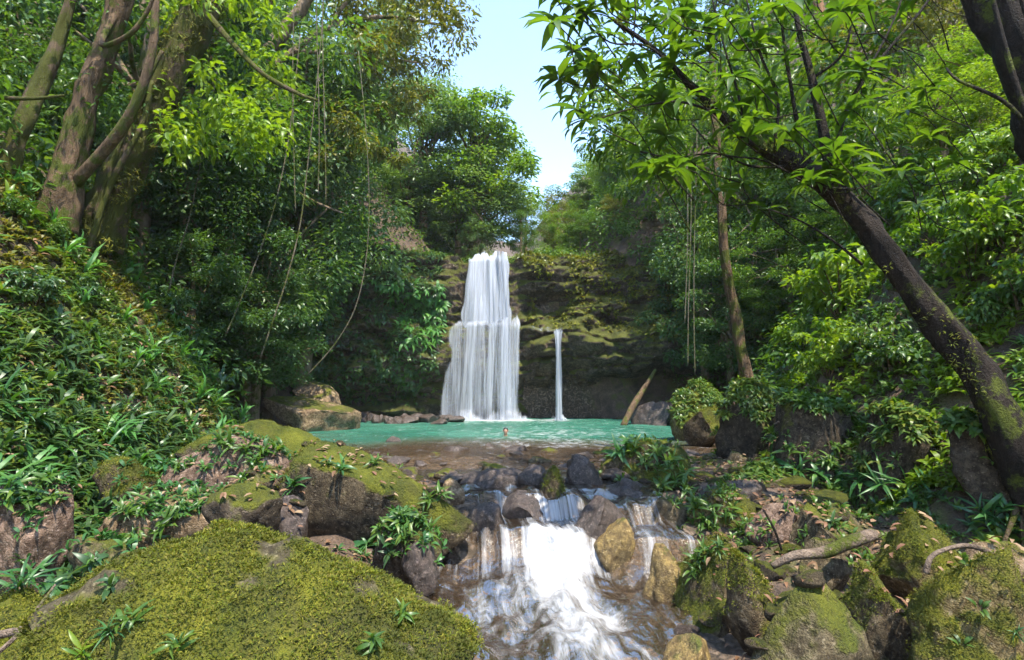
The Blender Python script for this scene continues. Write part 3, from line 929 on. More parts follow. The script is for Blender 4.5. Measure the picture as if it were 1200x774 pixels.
# ------------------------------------------------------------------ water
# pool
px_, py_ = np.meshgrid(np.linspace(-10.5, 10.5, 170), np.concatenate([np.linspace(11.1, 20, 110), np.linspace(20.15, 31.4, 70)]), indexing='ij')
pz = 0.018 * fbm(P3(px_ * 1.6, py_ * 1.6), 3, 61) * sst(11.1, 12, py_)
pd = -ground(px_, py_)
fo = np.exp(-((py_ - 28.6) / 0.75) ** 2) * np.maximum(sst(-4.6, -3.4, px_) * (1 - sst(0.3, 1.8, px_)), 0.75 * np.exp(-((px_ - 2.3) / 0.7) ** 2)) * 1.15
fo = fo + 0.28 * np.exp(-((py_ - 27.5) / 2.2) ** 2) * sst(-6, -3, px_) * (1 - sst(1.5, 5, px_))
fo = fo + 0.30 * sst(14, 16, py_) * (1 - sst(20, 26, py_)) * np.exp(-((px_ - 1.5) / 3.0) ** 2)  # ripple glints on open water, painted white through the foam value
pv = np.stack([px_, py_, pz], -1).reshape(-1, 3)
pool = obj('pool_water', mesh_np('pool_water', pv, grid_faces(*px_.shape), attrs={'depth': pd.ravel(), 'foam': fo.ravel()},
                                 uv=np.stack([px_.ravel() * .35, py_.ravel() * 1.5], 1)), M['water'])
tag(pool, 'turquoise plunge pool below the waterfall', None, None, 'structure')

# stream and cascade
sy_ = np.linspace(1.5, 11.1, 320)
su = np.linspace(0, 1, 130)
SU, SY = np.meshgrid(su, sy_, indexing='ij')
SL, SR = tab('wl', SY) - 0.5, tab('wr', SY) + 0.5
SX = SL + (SR - SL) * SU
SZ = water_z(SX, SY)
core = np.interp(SY, [1.5, 5, 7, 8, 9.4, 11], [1.15, 0.95, 0.62, 0.55, 0.3, 0.2])
lowz = 1 - sst(7.6, 8.6, SY)
SZ = SZ + 0.10 * lowz * np.exp(-((SX - core) / 0.55) ** 2) + 0.07 * lowz * fbm(P3(SX * 2.2, SY * 1.7), 3, 76)
SZ = SZ + (0.05 * fbm(P3(SX * 3.0, SY * 1.1), 3, 71) + 0.018 * fbm(P3(SX * 9, SY * 3.0), 2, 72)) * (1 - sst(9.2, 11.0, SY))
SZ = SZ + 0.10 * vnoise(P3(SX * 3.2, SY * .45), 74) * sst(7.7, 8.2, SY) * (1 - sst(9, 9.6, SY))
drp = np.clip(np.gradient(SZ, sy_, axis=1), 0, 1.2)
fo = 0.68 * np.exp(-((SX - core) / (0.36 + 0.10 * (8 - SY).clip(0, 5))) ** 2) * lowz * sst(3.0, 5.0, SY) * (0.75 + 0.3 * sst(5.5, 7.5, SY))
fo = fo + 0.42 * drp * (1 - sst(10, 10.6, SY)) * (0.08 + 0.92 * np.exp(-((SX - 0.45) / 0.55) ** 2) + 0.3 * np.exp(-((SX - 1.9) / 0.25) ** 2)) + 0.2 * np.exp(-((SY - 7.75) / .4) ** 2) * sst(-0.6, 0.1, SX) * (1 - sst(1.6, 2.3, SX))
fo = fo + 0.05 * (1 - sst(9.6, 11, SY)) * sst(7.4, 8, SY)
fo = fo + 0.16 * fbm(P3(SX * 1.4, SY * .6), 3, 75)
sd = SZ - ground(SX, SY)
ang = SX - (core - core.mean()) * 0.8
stream = obj('stream_water', mesh_np('stream_water', np.stack([SX, SY, SZ], -1).reshape(-1, 3), grid_faces(*SX.shape)[:, ::-1],
                                    attrs={'depth': np.minimum(sd, .4).ravel() * 0.7, 'foam': fo.ravel(), 'turb': (0.65 * (1 - sst(6.6, 7.9, SY))).ravel()},
                                    uv=np.stack([ang.ravel(), (SY + SZ * -1.2).ravel()], 1)), M['water'])
tag(stream, 'silky white rapids running out of the pool between boulders', None, None, 'structure')

# waterfall
def curtain(xl_top, xr_top, xl_bot, xr_bot, z1, z0, y1, y0, seed, dens=0.62, n=(70, 70), belly=0.25, layers=3, edge=0.10, lip=0.0, fade=(0, 0), neck=0):
    Vs, Fs, D, U, off = [], [], [], [], 0
    for L in range(layers):
        uu, vv = np.meshgrid(np.linspace(0, 1, n[0]), np.linspace(0, 1, n[1]), indexing='ij')
        e = vv ** 0.8
        xl = xl_top + (xl_bot - xl_top) * e; xr = xr_top + (xr_bot - xr_top) * e
        mid_ = (xl + xr) / 2; wd = (1 + neck * np.exp(-vv * 16)); xl = mid_ + (xl - mid_) * wd; xr = mid_ + (xr - mid_) * wd
        xx = xl + (xr - xl) * uu + 0.05 * fbm(P3(uu * 6, vv * 1.0), 2, seed + L)
        zz = z1 + (z0 - z1) * vv
        ragged = 0.18 * vnoise(P3(uu * 9, 0 * uu), seed + 7) + 0.10 * vnoise(P3(uu * 31, 0 * uu), seed + 8)
        zz = zz + ragged * (1 - sst(0, 0.12, vv))
        yy = y1 + (y0 - y1) * vv - belly * np.sin(np.clip(vv, 0, 1) * math.pi * .6) + 0.22 * vnoise(P3(uu * 7, vv * .8), seed + L + 20) \
            + 0.06 * vnoise(P3(uu * 26, vv * 1.2), seed + L + 30) - L * 0.10
        yy = yy + lip * (1 - sst(0, 0.10, vv))
        d = dens - 0.14 * L + 0.35 * vnoise(P3(uu * 5 + L, vv * .25), seed + 40 + L)
        ed = np.minimum(sst(0, edge, uu + 0.04 * vnoise(P3(vv * 5, 0 * vv), seed + 50)), sst(0, edge, 1 - uu + 0.04 * vnoise(P3(vv * 5, 0 * vv), seed + 51)))
        d = d * ed - (1 - ed) * 0.9
        if fade[0]: d = d - 0.9 * (1 - sst(0, fade[0], vv + 0.5 * fade[0] * vnoise(P3(uu * 8, 0 * uu), seed + 60 + L)))
        if fade[1]: d = d - 0.9 * (1 - sst(0, fade[1], 1 - vv + 0.5 * fade[1] * vnoise(P3(uu * 8, 0 * uu), seed + 61 + L)))
        Vs.append(np.stack([xx, yy, zz], -1).reshape(-1, 3)); D.append(d.ravel())
        U.append(np.stack([(xx * 1.0 + L * 7.7).ravel(), (zz + L * 3).ravel()], 1))
        Fs.append(grid_faces(*n) + off); off += n[0] * n[1]
    return mesh_np('curtain', np.concatenate(Vs), np.concatenate(Fs), attrs={'dens': np.concatenate(D)}, uv=np.concatenate(U))


def xat(px, Y): return (px - 600) / F * Y * 1.0 / math.cos(PITCH) * math.cos(PITCH)


zt = at(572, 297, 30).z
zl = at(572, 377, 29.5).z
wf = empty('waterfall', (-1.4, 29.3, 0), 'tall two-tiered white waterfall pouring down the mossy cliff into the pool', 'waterfall')
inv = Matrix.Translation((1.4, -29.3, 0))


def wpart(nm, me):
    me.transform(inv)
    return obj(nm, me, M['fall'], wf)


wpart('upper_curtain', curtain(-2.50, -0.08, -2.85, 0.08, zt, zl - 0.45, 30.15, 29.75, 201, 0.70, lip=0.5, edge=.07, fade=(0, .10)))
wpart('lower_curtain', curtain(-3.30, 0.60, -3.78, 0.70, zl + 0.30, -0.05, 29.25, 28.75, 231, 0.50, n=(90, 60), lip=0.55, belly=.35, edge=.09, fade=(.07, 0)))
wpart('bright_strand', curtain(-1.15, 0.15, -1.9, 0.40, zl + 0.1, -0.03, 28.95, 28.55, 251, 0.52, layers=2, edge=.2))
wpart('bright_strand', curtain(-0.95, -0.2, -0.75, 0.0, zt - 0.1, zl, 29.75, 29.5, 261, 0.75, layers=2, edge=.2))
wpart('foam', curtain(-4.0, 1.0, -4.5, 1.6, 0.75, -0.02, 28.6, 28.1, 271, 0.46, n=(90, 24), layers=4, edge=.2, belly=.1, fade=(.8, 0)))
sf = empty('side_waterfall', (2.3, 29.2, 0), 'thin white strand of water falling beside the main waterfall', 'waterfall')
gxx, gvv = np.meshgrid(np.linspace(1.9, 2.8, 12), np.linspace(.2, .66, 60), indexing='ij')
sy0 = float(cliff_pt(gxx, gvv)[..., 1].min()) - .12
for nm, me in (('strand', curtain(2.12, 2.52, 2.05, 2.62, at(0, 388, 29.3).z, -0.03, sy0 + .12, sy0 - .1, 281, 0.85, n=(20, 60), layers=3, edge=.3, belly=.1, neck=1.3, fade=(.04, 0))),
               ('ledge_trickle', curtain(0.35, 2.70, 0.9, 2.6, at(0, 382, 29.3).z, at(0, 393, 29.3).z, sy0 + .5, sy0, 291, 0.28, n=(60, 20), layers=2, edge=.2, belly=.05, fade=(.5, .3))),
               ('foam', curtain(1.8, 2.9, 1.6, 3.1, 0.18, -0.02, sy0 - .1, sy0 - .4, 295, 0.4, n=(40, 8), layers=2, edge=.3, belly=.05))):
    me.transform(Matrix.Translation((-2.3, -29.2, 0)))
    obj(nm, me, M['fall'], sf)

# ------------------------------------------------------------------ leaves
LEAF2 = (np.array([[0, 0, 0], [.45, .5, .10], [1, 0, -.06], [.45, -.5, .10]]), np.array([[0, 3, 2], [0, 2, 1]]))
LEAF8 = (np.array([[0, 0, 0], [.3, .46, .10], [.32, 0, .03], [.3, -.46, .10], [.68, .38, .02], [.7, 0, -.06], [.68, -.38, .02], [1, 0, -.24]]),
         np.array([[0, 2, 1], [0, 3, 2], [1, 2, 5], [1, 5, 4], [2, 3, 6], [2, 6, 5], [4, 5, 7], [5, 6, 7]]))
STRAP = (np.array([[0, .2, 0], [0, -.2, 0], [.35, .5, .12], [.35, -.5, .12], [.7, .42, .02], [.7, -.42, .02], [1, 0, -.30]]),
         np.array([[0, 1, 3], [0, 3, 2], [2, 3, 5], [2, 5, 4], [4, 5, 6]]))


def unit(A):
    return A / (np.linalg.norm(A, axis=-1, keepdims=True) + 1e-9)


def leaves(name, pos, dirs, up, length, width, tmpl=LEAF2, rnd=None, droop=1.0):
    N = len(pos)
    T, Fc = tmpl
    d = unit(dirs)
    s = unit(np.cross(up, d))
    n = np.cross(d, s)
    length = np.broadcast_to(length, (N,)); width = np.broadcast_to(width, (N,))
    V = pos[:, None] + d[:, None] * (T[None, :, 0, None] * length[:, None, None]) \
        + s[:, None] * (T[None, :, 1, None] * width[:, None, None]) \
        + n[:, None] * (T[None, :, 2, None] * (length * droop)[:, None, None])
    k = len(T)
    FF = Fc[None] + (np.arange(N) * k)[:, None, None]
    rnd = RNG.random(N) if rnd is None else rnd
    return mesh_np(name, V.reshape(-1, 3), FF.reshape(-1, 3), attrs={'rnd': np.repeat(rnd, k)}, smooth=False)


def blob_leaves(centers, radii, per, size, rng, flat=0.7, out=0.6, dr=-0.35):
    """leaf clumps: centres (m,3), radii (m,)"""
    m = len(centers)
    idx = np.repeat(np.arange(m), per)
    q = rng.normal(size=(len(idx), 3))
    q = unit(q) * (rng.random((len(idx), 1)) ** 0.45)
    q[:, 2] *= flat
    pos = centers[idx] + q * radii[idx][:, None]
    d = unit(q) * out + rng.normal(size=q.shape) * 0.5
    d[:, 2] = d[:, 2] * 0.5 + dr
    up = np.array([0, 0, 1.0]) + rng.normal(size=q.shape) * 0.45
    L = size * rng.uniform(0.65, 1.35, len(idx))
    rr = (rng.random(m)[idx] * 0.55 + rng.random(len(idx)) * 0.45)
    return pos, d, up, L, rr


def rosettes(base, normal, per, size, rng, spread=(0.25, 1.2), ratio=0.2):
    """arching leaves from each base"""
    m = len(base)
    idx = np.repeat(np.arange(m), per)
    n = unit(normal[idx] * 0.6 + np.array([0, 0, 0.6]))
    r = rng.normal(size=(len(idx), 3))
    side = unit(r - n * (r * n).sum(1, keepdims=True))
    el = rng.uniform(spread[0], spread[1], (len(idx), 1))
    d = n * np.sin(el) + side * np.cos(el)
    s = (size if np.isscalar(size) else size[idx])
    L = s * rng.uniform(.65, 1.25, len(idx))
    pos = base[idx] + side * 0.02 + n * rng.uniform(0, .35, (len(idx), 1)) * L[:, None]
    rr = rng.random(m)[idx] * 0.6 + rng.random(len(idx)) * 0.4
    return pos, d, n + 0.15 * r, L, L * ratio * rng.uniform(.8, 1.3, len(idx)), rr


def cover(name, base, normal, per, size, mat, label, spread=(.25, 1.2), ratio=.2, tmpl=STRAP, seed=1):
    rng = np.random.default_rng(seed)
    p, d, up, L, W, rr = rosettes(np.asarray(base), np.asarray(normal), per, size, rng, spread, ratio)
    o = obj(name, leaves(name, p, d, up, L, W, tmpl, rr), M[mat])
    return tag(o, label, None, None, 'stuff')


def scatter(n, xr, yr, cond, seed):
    """random points of the terrain with normals"""
    rng = np.random.default_rng(seed)
    x = rng.uniform(*xr, n); y = rng.uniform(*yr, n)
    k = cond(x, y)
    x, y = x[k], y[k]
    z = ground(x, y)
    e = 0.15
    nx_ = -(ground(x + e, y) - z) / e; ny_ = -(ground(x, y + e) - z) / e
    return np.stack([x, y, z], 1), unit(np.stack([nx_, ny_, np.ones_like(x)], 1))


def front(P):                         # roughly inside the view
    return (np.abs(P[:, 0]) < P[:, 1] * 1.0 + 1.5)


# ground cover on the near banks
B, N = scatter(11500, (-11, -3.4), (3.5, 16), lambda x, y: (x < tab('tl', y) + 0.9 + 0.7 * vnoise(P3(x * .8, y * .8), 91)), 1)
k = front(B); B, N = B[k], N[k]
pick = vnoise(B * 0.9, 93)
a = pick < 0.15
cover('ground_cover', B[a], N[a], 9, 0.15, 'bank', 'mixed green leafy ground cover on the steep bank under the leaning mossy trunks', ratio=.24, seed=2)
a = (pick >= 0.15)
cover('ground_cover', B[a], N[a], 9, 0.14, 'bank_moss', 'yellow-green mossy herbs on the steep bank under the leaning mossy trunks', ratio=.28, seed=3)
B, N = scatter(1500, (-9, -3.6), (4.5, 15), lambda x, y: (x < tab('tl', y) + 0.7) & (x > tab('tl', y) - 2.4), 4)
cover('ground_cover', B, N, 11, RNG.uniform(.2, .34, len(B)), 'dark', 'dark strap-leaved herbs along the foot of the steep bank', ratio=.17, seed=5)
B, N = scatter(7200, (3.6, 12), (3.5, 18), lambda x, y: (x > tab('tr', y) + 0.2 + 0.6 * vnoise(P3(x * .8, y * .8), 95)), 6)
k = front(B); B, N = B[k], N[k]
pick = vnoise(B * 0.8 + 9, 97)
a = pick < 0.1
cover('ground_cover', B[a], N[a], 9, 0.17, 'lime', 'bright lime leafy ground cover on the slope behind the dark leaning tree', ratio=.3, seed=7)
cover('ground_cover', B[~a], N[~a], 9, 0.15, 'mid', 'green leafy ground cover on the slope behind the dark leaning tree', ratio=.28, seed=8)
B, N = scatter(1500, (-10, -4.2), (4, 16), lambda x, y: x < tab('tl', y) + .3, 41)
cover('ground_ferns', B[::7], N[::7], 14, RNG.uniform(.28, .5, len(B[::7])), 'cliff_fern', 'arching bright ferns scattered over the steep bank', spread=(.3, 1.3), ratio=.11, seed=42)
cover('ground_ferns', B[1::5], N[1::5], 9, RNG.uniform(.16, .3, len(B[1::5])), 'mid', 'broad-leaved seedlings scattered over the steep bank', spread=(.0, 1.0), ratio=.34, tmpl=LEAF8, seed=43)
cover('dry_leaves', B[2::6] + N[2::6] * .12, N[2::6], 3, .12, 'litter', 'dry brown leaves caught on the steep bank', spread=(-.3, .6), ratio=.4, tmpl=LEAF8, seed=44)
# far slopes: undergrowth in layers
for nm, xr, cond, mat, lab, sd in (
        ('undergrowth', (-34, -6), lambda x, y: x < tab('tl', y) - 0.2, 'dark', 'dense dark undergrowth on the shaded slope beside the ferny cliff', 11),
        ('undergrowth', (5, 34), lambda x, y: x > tab('tr', y) + 0.2, 'mid', 'dense green undergrowth on the slope above the mossy pool rocks', 12),
        ('undergrowth', (-14, 14), lambda x, y: (y > 32.5), 'mid', 'green undergrowth beside the stream above the waterfall', 13),
        ('undergrowth', (-16, 26), lambda x, y: (y > 50), 'lime', 'light green undergrowth on the far valley slope under the sky gap', 14),
        ('undergrowth', (-26, -9.5), lambda x, y: x < tab('tl', y) - 3.6, 'mid', 'green undergrowth on the hillside above the leaning mossy trunks', 15)):
    B, N = scatter({11: 6000, 12: 6000, 13: 3000, 14: 2600, 15: 2000}[sd], xr, (3, 15) if sd == 15 else (14, 48) if sd < 13 else (32.5, 52) if sd == 13 else (50, 85), cond, sd)
    if sd != 15: k = front(B); B, N = B[k], N[k]
    rng = np.random.default_rng(sd)
    C = B + np.stack([0 * B[:, 0], 0 * B[:, 0], rng.uniform(0.1, 1.5, len(B))], 1)
    p, d, up, L, rr = blob_leaves(C, rng.uniform(.35, .8, len(C)), 15, 0.22, rng)
    tag(obj(nm, leaves(nm, p, d, up, L, L * .42, LEAF2, rr), M[mat]), lab, None, None, 'stuff')

# ------------------------------------------------------------------ cliff vegetation
def cliff_scatter(n, cond, seed):
    rng = np.random.default_rng(seed)
    x = rng.uniform(CX0, CX1, n); v = rng.uniform(0.1, 1.22, n)
    p = cliff_pt(x, v)
    k = cond(p[:, 0], p[:, 2])
    x, v, p = x[k], v[k], p[k]
    e = 0.03
    du = cliff_pt(x + e, v) - p; dv = cliff_pt(x, v + 0.006) - p
    nn = unit(np.cross(du, dv))
    return p, np.where((nn[:, 1:2] > 0), -nn, nn)


nzf = lambda x, z, s: vnoise(P3(x * .7, z * .7), s)
B, N = cliff_scatter(5200, lambda x, z: (x < -3.9) & (z > 1.2 + 0.8 * nzf(x, z, 101)), 21)
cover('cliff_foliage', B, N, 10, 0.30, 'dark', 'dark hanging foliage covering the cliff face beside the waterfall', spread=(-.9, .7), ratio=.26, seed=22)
B, N = cliff_scatter(4600, lambda x, z: (x < -3.75) & (x > -7.2 + 0.5 * (7.2 - z).clip(0, 9)) & (z > 3.7) & (z < 7.2), 23)
cover('cliff_ferns', B, N, 11, 0.46, 'cliff_fern', 'bright green drooping ferns on the cliff beside the waterfall', spread=(-.8, .5), ratio=.24, seed=24)
B, N = cliff_scatter(2600, lambda x, z: (x < -4.0) & (z < 3.2) & (z > .6), 25)
cover('cliff_foliage', B, N, 9, 0.22, 'mid', 'leafy mat on the low rocks below the cliff ferns', spread=(-.5, .9), ratio=.3, seed=26)
B, N = cliff_scatter(9000, lambda x, z: (x > 0.9) & (z > 4.4 + 0.9 * nzf(x, z, 103)) & (nzf(x * 1.6, z * 1.6, 104) > -0.25 - 0.12 * (x - 3)), 27)
cover('cliff_moss', B, N, 8, 0.19, 'moss_tuft', 'yellow-green moss and small herbs on the cliff beside the thin fall', spread=(-.6, .9), ratio=.4, seed=28)
B, N = cliff_scatter(5200, lambda x, z: (x > 7.6 + 0.8 * nzf(x, z, 105)) & (z > 2.6 + nzf(x, z, 106)), 29)
cover('cliff_foliage', B, N, 10, 0.28, 'dark', 'dark trailing foliage on the cliff beyond the leaning dead log', spread=(-.9, .7), ratio=.28, seed=30)
B, N = cliff_scatter(2600, lambda x, z: (x > 0.2) & (z > 8.3 + 0.5 * nzf(x, z, 107)), 31)
cover('cliff_foliage', B, N, 10, 0.27, 'olive', 'olive bushes fringing the top of the mossy cliff', spread=(.1, 1.3), ratio=.3, seed=32)

# ------------------------------------------------------------------ background trees
def tree_proto(seed, h, rx, rz, mat, bark, leaf=0.20, nclump=50, per=230, lean=0.0):
    rng = np.random.default_rng(seed)
    root = empty('forest_tree')
    zc = h - rz
    top = np.array([lean, 0, zc + rz * .4])
    tr = tube([(0, 0, -1.5), (0.05 * h * rng.normal() * .3, 0.1, h * .3), (lean * .5, 0.1 * rng.normal(), h * .6), tuple(top)], [.024 * h, .018 * h, .013 * h, .004 * h], 8, seed, .15)
    q = unit(rng.normal(size=(nclump, 3))) * (rng.random((nclump, 1)) ** .35)
    C = q * np.array([rx, rx, rz]) + np.array([lean, 0, zc])
    C += rng.normal(size=C.shape) * rx * .10
    rad = rng.uniform(.16, .34, nclump) * rx
    limbs = []
    for i in range(0, nclump, 3):
        s = np.array([lean * .6, 0, h * rng.uniform(.4, .75)])
        mid = (s + C[i]) / 2 + rng.normal(size=3) * .2
        limbs.append(tube([s, mid, C[i]], [.007 * h, .005 * h, .002 * h], 5, seed, 0, 3))
    obj('trunk', mesh_vf('trunk', *tr), M[bark], root)
    obj('limbs', mesh_vf('limbs', *join_vf(limbs)), M[bark], root)
    p, d, up, L, rr = blob_leaves(C, rad, per, leaf, rng)
    tag(obj('crown', leaves('crown', p, d, up, L, L * .45, LEAF2, rr), M[mat], root), kind='stuff')
    return root


protos = {
    'dark': [tree_proto(401, 11, 3.2, 4.2, 'dark', 'bark_pale'), tree_proto(402, 13, 3.0, 5.2, 'dark', 'bark_brown', nclump=52)],
    'mid': [tree_proto(403, 12, 3.4, 4.4, 'mid', 'bark_pale'), tree_proto(404, 9, 2.8, 3.4, 'mid', 'bark_brown')],
    'pale': [tree_proto(405, 12, 3.4, 4.4, 'pale', 'bark_pale'), tree_proto(406, 10, 3.0, 3.6, 'pale', 'bark_pale')],
    'lime': [tree_proto(407, 10, 3.2, 3.6, 'lime', 'bark_pale'), tree_proto(408, 8, 2.6, 3.0, 'lime', 'bark_brown')],
    'olive': [tree_proto(409, 11, 3.2, 3.8, 'olive', 'bark_pale')],
}
used = set()


def bgtree(px, py, Yd, hpx, kind, label, group):
    """crown top at pixel (px,py), distance Yd; crown about hpx pixels tall in all"""
    var = protos[kind]
    pr = var[(int(px) + int(py)) % len(var)]
    topw = at(px, py, Yd)
    gz = float(ground(topw.x, Yd))
    htot = {401: 11, 402: 13}.get(0, None)
    H0 = max((c.bound_box[i][2] for c in pr.children for i in range(8)))
    want = max(topw.z - gz, 3.0)
    s = want / H0
    w = min(max(s, hpx / F * Yd / (H0 * .8)), s * 2.2)
    if pr.name in used:
        o = copy_tree(pr)
    else:
        o = pr; used.add(pr.name)
    o.location = (topw.x, Yd, gz)
    o.rotation_euler = (0, 0, random.uniform(0, 6.28))
    o.scale = (w, w, s)
    tag(o, label, 'tree', group)
    return o


GL = 'trees on the slope beside the ferny cliff'
GR = 'trees on the slope behind the dark leaning tree'
GU = 'trees above the waterfall'
KL = {'dark': 'dark dense broadleaf tree', 'mid': 'mid green broadleaf tree', 'pale': 'pale grey-green broadleaf tree', 'lime': 'bright lime-green broadleaf tree', 'olive': 'olive-brown leaved tree'}  # some pale and lime crowns carry sunlight in their leaf colour
left = [(30, -160, 16, 'mid'), (110, -120, 20, 'mid'), (40, 60, 14, 'mid'), (190, -150, 17, 'dark'), (230, 20, 19, 'dark'), (150, 90, 17, 'dark'),
        (290, -80, 22, 'mid'), (330, 110, 22, 'dark'), (270, 190, 19, 'dark'), (370, 30, 26, 'pale'), (420, 130, 34, 'pale'), 
        (440, -20, 36, 'pale'), (500, 90, 36, 'pale'), (555, 110, 36, 'lime'), (480, 190, 35, 'pale'), (540, 170, 37, 'pale'),  # lime crown: sunlight on the hill put into its leaf colour
        (330, -60, 28, 'pale'), (560, 150, 42, 'pale'), (550, 200, 36, 'pale'), (310, 260, 20, 'dark'), (460, 60, 40, 'pale'),  # farther pale crowns are lightened in colour to look sunlit
        (300, 320, 20, 'dark'), (230, 270, 17, 'dark')]
def size_word(py): return 'towering ' if py < -40 else 'tall ' if py < 100 else 'middle-sized ' if py < 200 else 'low '


for px, py, Yd, kd in left:
    w = 'behind the brown-barked leaning trunk' if px < 130 else 'behind the thick mossy leaning trunk' if px < 260 else 'behind the slanting bare vines' if px < 350 else 'above the cliff ferns' if px < 475 else 'between the cliff ferns and the gap of open sky'
    bgtree(px, py, Yd, 200, kd, size_word(py) + KL[kd] + ' ' + w, size_word(py) + kd + ' trees ' + w)
right = [(712, 178, 52, 'lime'), (735, 150, 56, 'mid'), (668, 226, 50, 'olive'), (690, 205, 47, 'mid'), (720, 210, 40, 'pale'), (750, 170, 36, 'lime'), (745, 150, 44, 'lime'), (760, 200, 33, 'lime'), (800, 120, 30, 'mid'), (820, 240, 27, 'dark'),  # some lime crowns near the sky gap have sunlit brightness in their colour
         (860, 60, 28, 'lime'), (880, 200, 24, 'mid'), (940, 20, 24, 'mid'), (980, 130, 20, 'dark'), (1040, -60, 22, 'olive'), (1060, 60, 18, 'mid'),
         (1130, -80, 18, 'olive'), (1150, 40, 15, 'lime'), (1200, -60, 15, 'mid'), (760, 90, 38, 'lime'), (900, -60, 32, 'mid'), (830, -20, 36, 'mid'),
         (1010, 220, 17, 'mid'), (920, 270, 21, 'mid'), (850, 290, 24, 'dark'), (1100, 130, 14, 'lime')]
for px, py, Yd, kd in right:
    w = 'between the mossy cliff and the gap of open sky' if px < 765 else 'behind the straight hanging vines' if px < 870 else 'behind the forks of the dark leaning tree' if px < 1000 else 'on the slope above the lime-green shrubs'
    bgtree(px, py, Yd, 180, kd, size_word(py) + KL[kd] + ' ' + w, size_word(py) + kd + ' trees ' + w)
upst = [(650, 228, 44, 'olive'), (615, 225, 40, 'pale'), (660, 240, 38, 'lime'), (610, 240, 34, 'mid'), (680, 245, 35, 'mid'), (560, 250, 34, 'pale'), (720, 250, 33, 'olive')]
for px, py, Yd, kd in upst:
    bgtree(px, py, Yd, 60, kd, KL[kd] + ' rising above the top of the waterfall', GU + ' ' + kd)
for kd in protos:
    for pr in protos[kd]:
        if pr.name not in used:
            for ch in list(pr.children): bpy.data.objects.remove(ch)
            bpy.data.objects.remove(pr)

# ------------------------------------------------------------------ near trees
def on_rock(o, n, seed, zmin=.25):
    rng = np.random.default_rng(seed)
    me = o.data
    V = np.empty(len(me.vertices) * 3, np.float32); me.vertices.foreach_get('co', V); V = V.reshape(-1, 3)
    Nn = np.empty(len(me.vertices) * 3, np.float32); me.vertices.foreach_get('normal', Nn); Nn = Nn.reshape(-1, 3)
    k = np.where(Nn[:, 2] > zmin)[0]
    k = rng.choice(k, n)
    e = np.linalg.norm(V[me.polygons[0].vertices[0]] - V[me.polygons[0].vertices[1]])
    return V[k] + rng.normal(size=(n, 3)) * e * .4 * np.array([1, 1, .1]), Nn[k], rng


def px_tube(pts, seg=12, seed=0, rough=.12, sub=5):
    """pts: (px, py, Y, width in pixels)"""
    P = [at(a, b, c) for a, b, c, w in pts]
    R = [w / 2 / F * c for a, b, c, w in pts]
    return tube(P, R, seg, seed, rough, sub)


def near_tree(name, label, trunk, branches, bark, crown=None, cat='tree', seed=1, shag=None):
    """trunk from the base; crown = (list of (px,py,Y,radius_px), per, leaf, mat)"""
    l, n_ = hit(*trunk[0][:2])              # stand it on the ground seen at its foot
    k = min(max((l.y + .25) / trunk[0][2], .6), 2.0) if l is not None else 1.0
    sc = lambda pts: [(a, b, c * k, w) for a, b, c, w in pts]
    trunk = sc(trunk); branches = [sc(b) for b in branches]
    base = at(*trunk[0][:3])
    root = empty(name, base, label, cat)
    root['depth_ratio'] = k
    T = Matrix.Translation(-base)

    def part(nm, me, mat):
        me.transform(T)
        return obj(nm, me, mat, root)
    tk = part('trunk', mesh_vf('trunk', *px_tube(trunk, 20, seed, .26, 9)), M[bark])
    if shag:
        n_, size, mt_ = shag
        P, N, rng = on_rock(tk, n_, seed, -1.1)
        kk = fbm(P * 2.5, 3, seed) > (-.05 if bark != 'bark_dark' else .45)
        p, d, up, L, W, rr = rosettes(P[kk], N[kk], 6, size, rng, (-.5, 1.0), .2)
        tag(obj('moss', leaves('moss', p, d, up, L, W, STRAP, rr), M[mt_], tk), kind='stuff')
    for i, b in enumerate(branches):
        part('branch', mesh_vf('branch', *px_tube(b, 8, seed + i, .1)), M[bark])
    if crown:
        cl, per, leaf, mat = crown
        cl = sc(cl); leaf *= k
        rng = np.random.default_rng(seed)
        C = np.array([tuple(at(a, b, c)) for a, b, c, r in cl]); R = np.array([r / F * c for a, b, c, r in cl])
        p, d, up, L, rr = blob_leaves(C, R, per, leaf, rng, .8)
        tag(part('crown', leaves('crown', p, d, up, L, L * .4, LEAF8, rr), M[mat]), kind='stuff')
    return root, part


def crown_in(n, xr, yr, Yr, rr, seed):
    r = random.Random(seed)
    return [(r.uniform(*xr), r.uniform(*yr), r.uniform(*Yr), r.uniform(*rr)) for _ in range(n)]


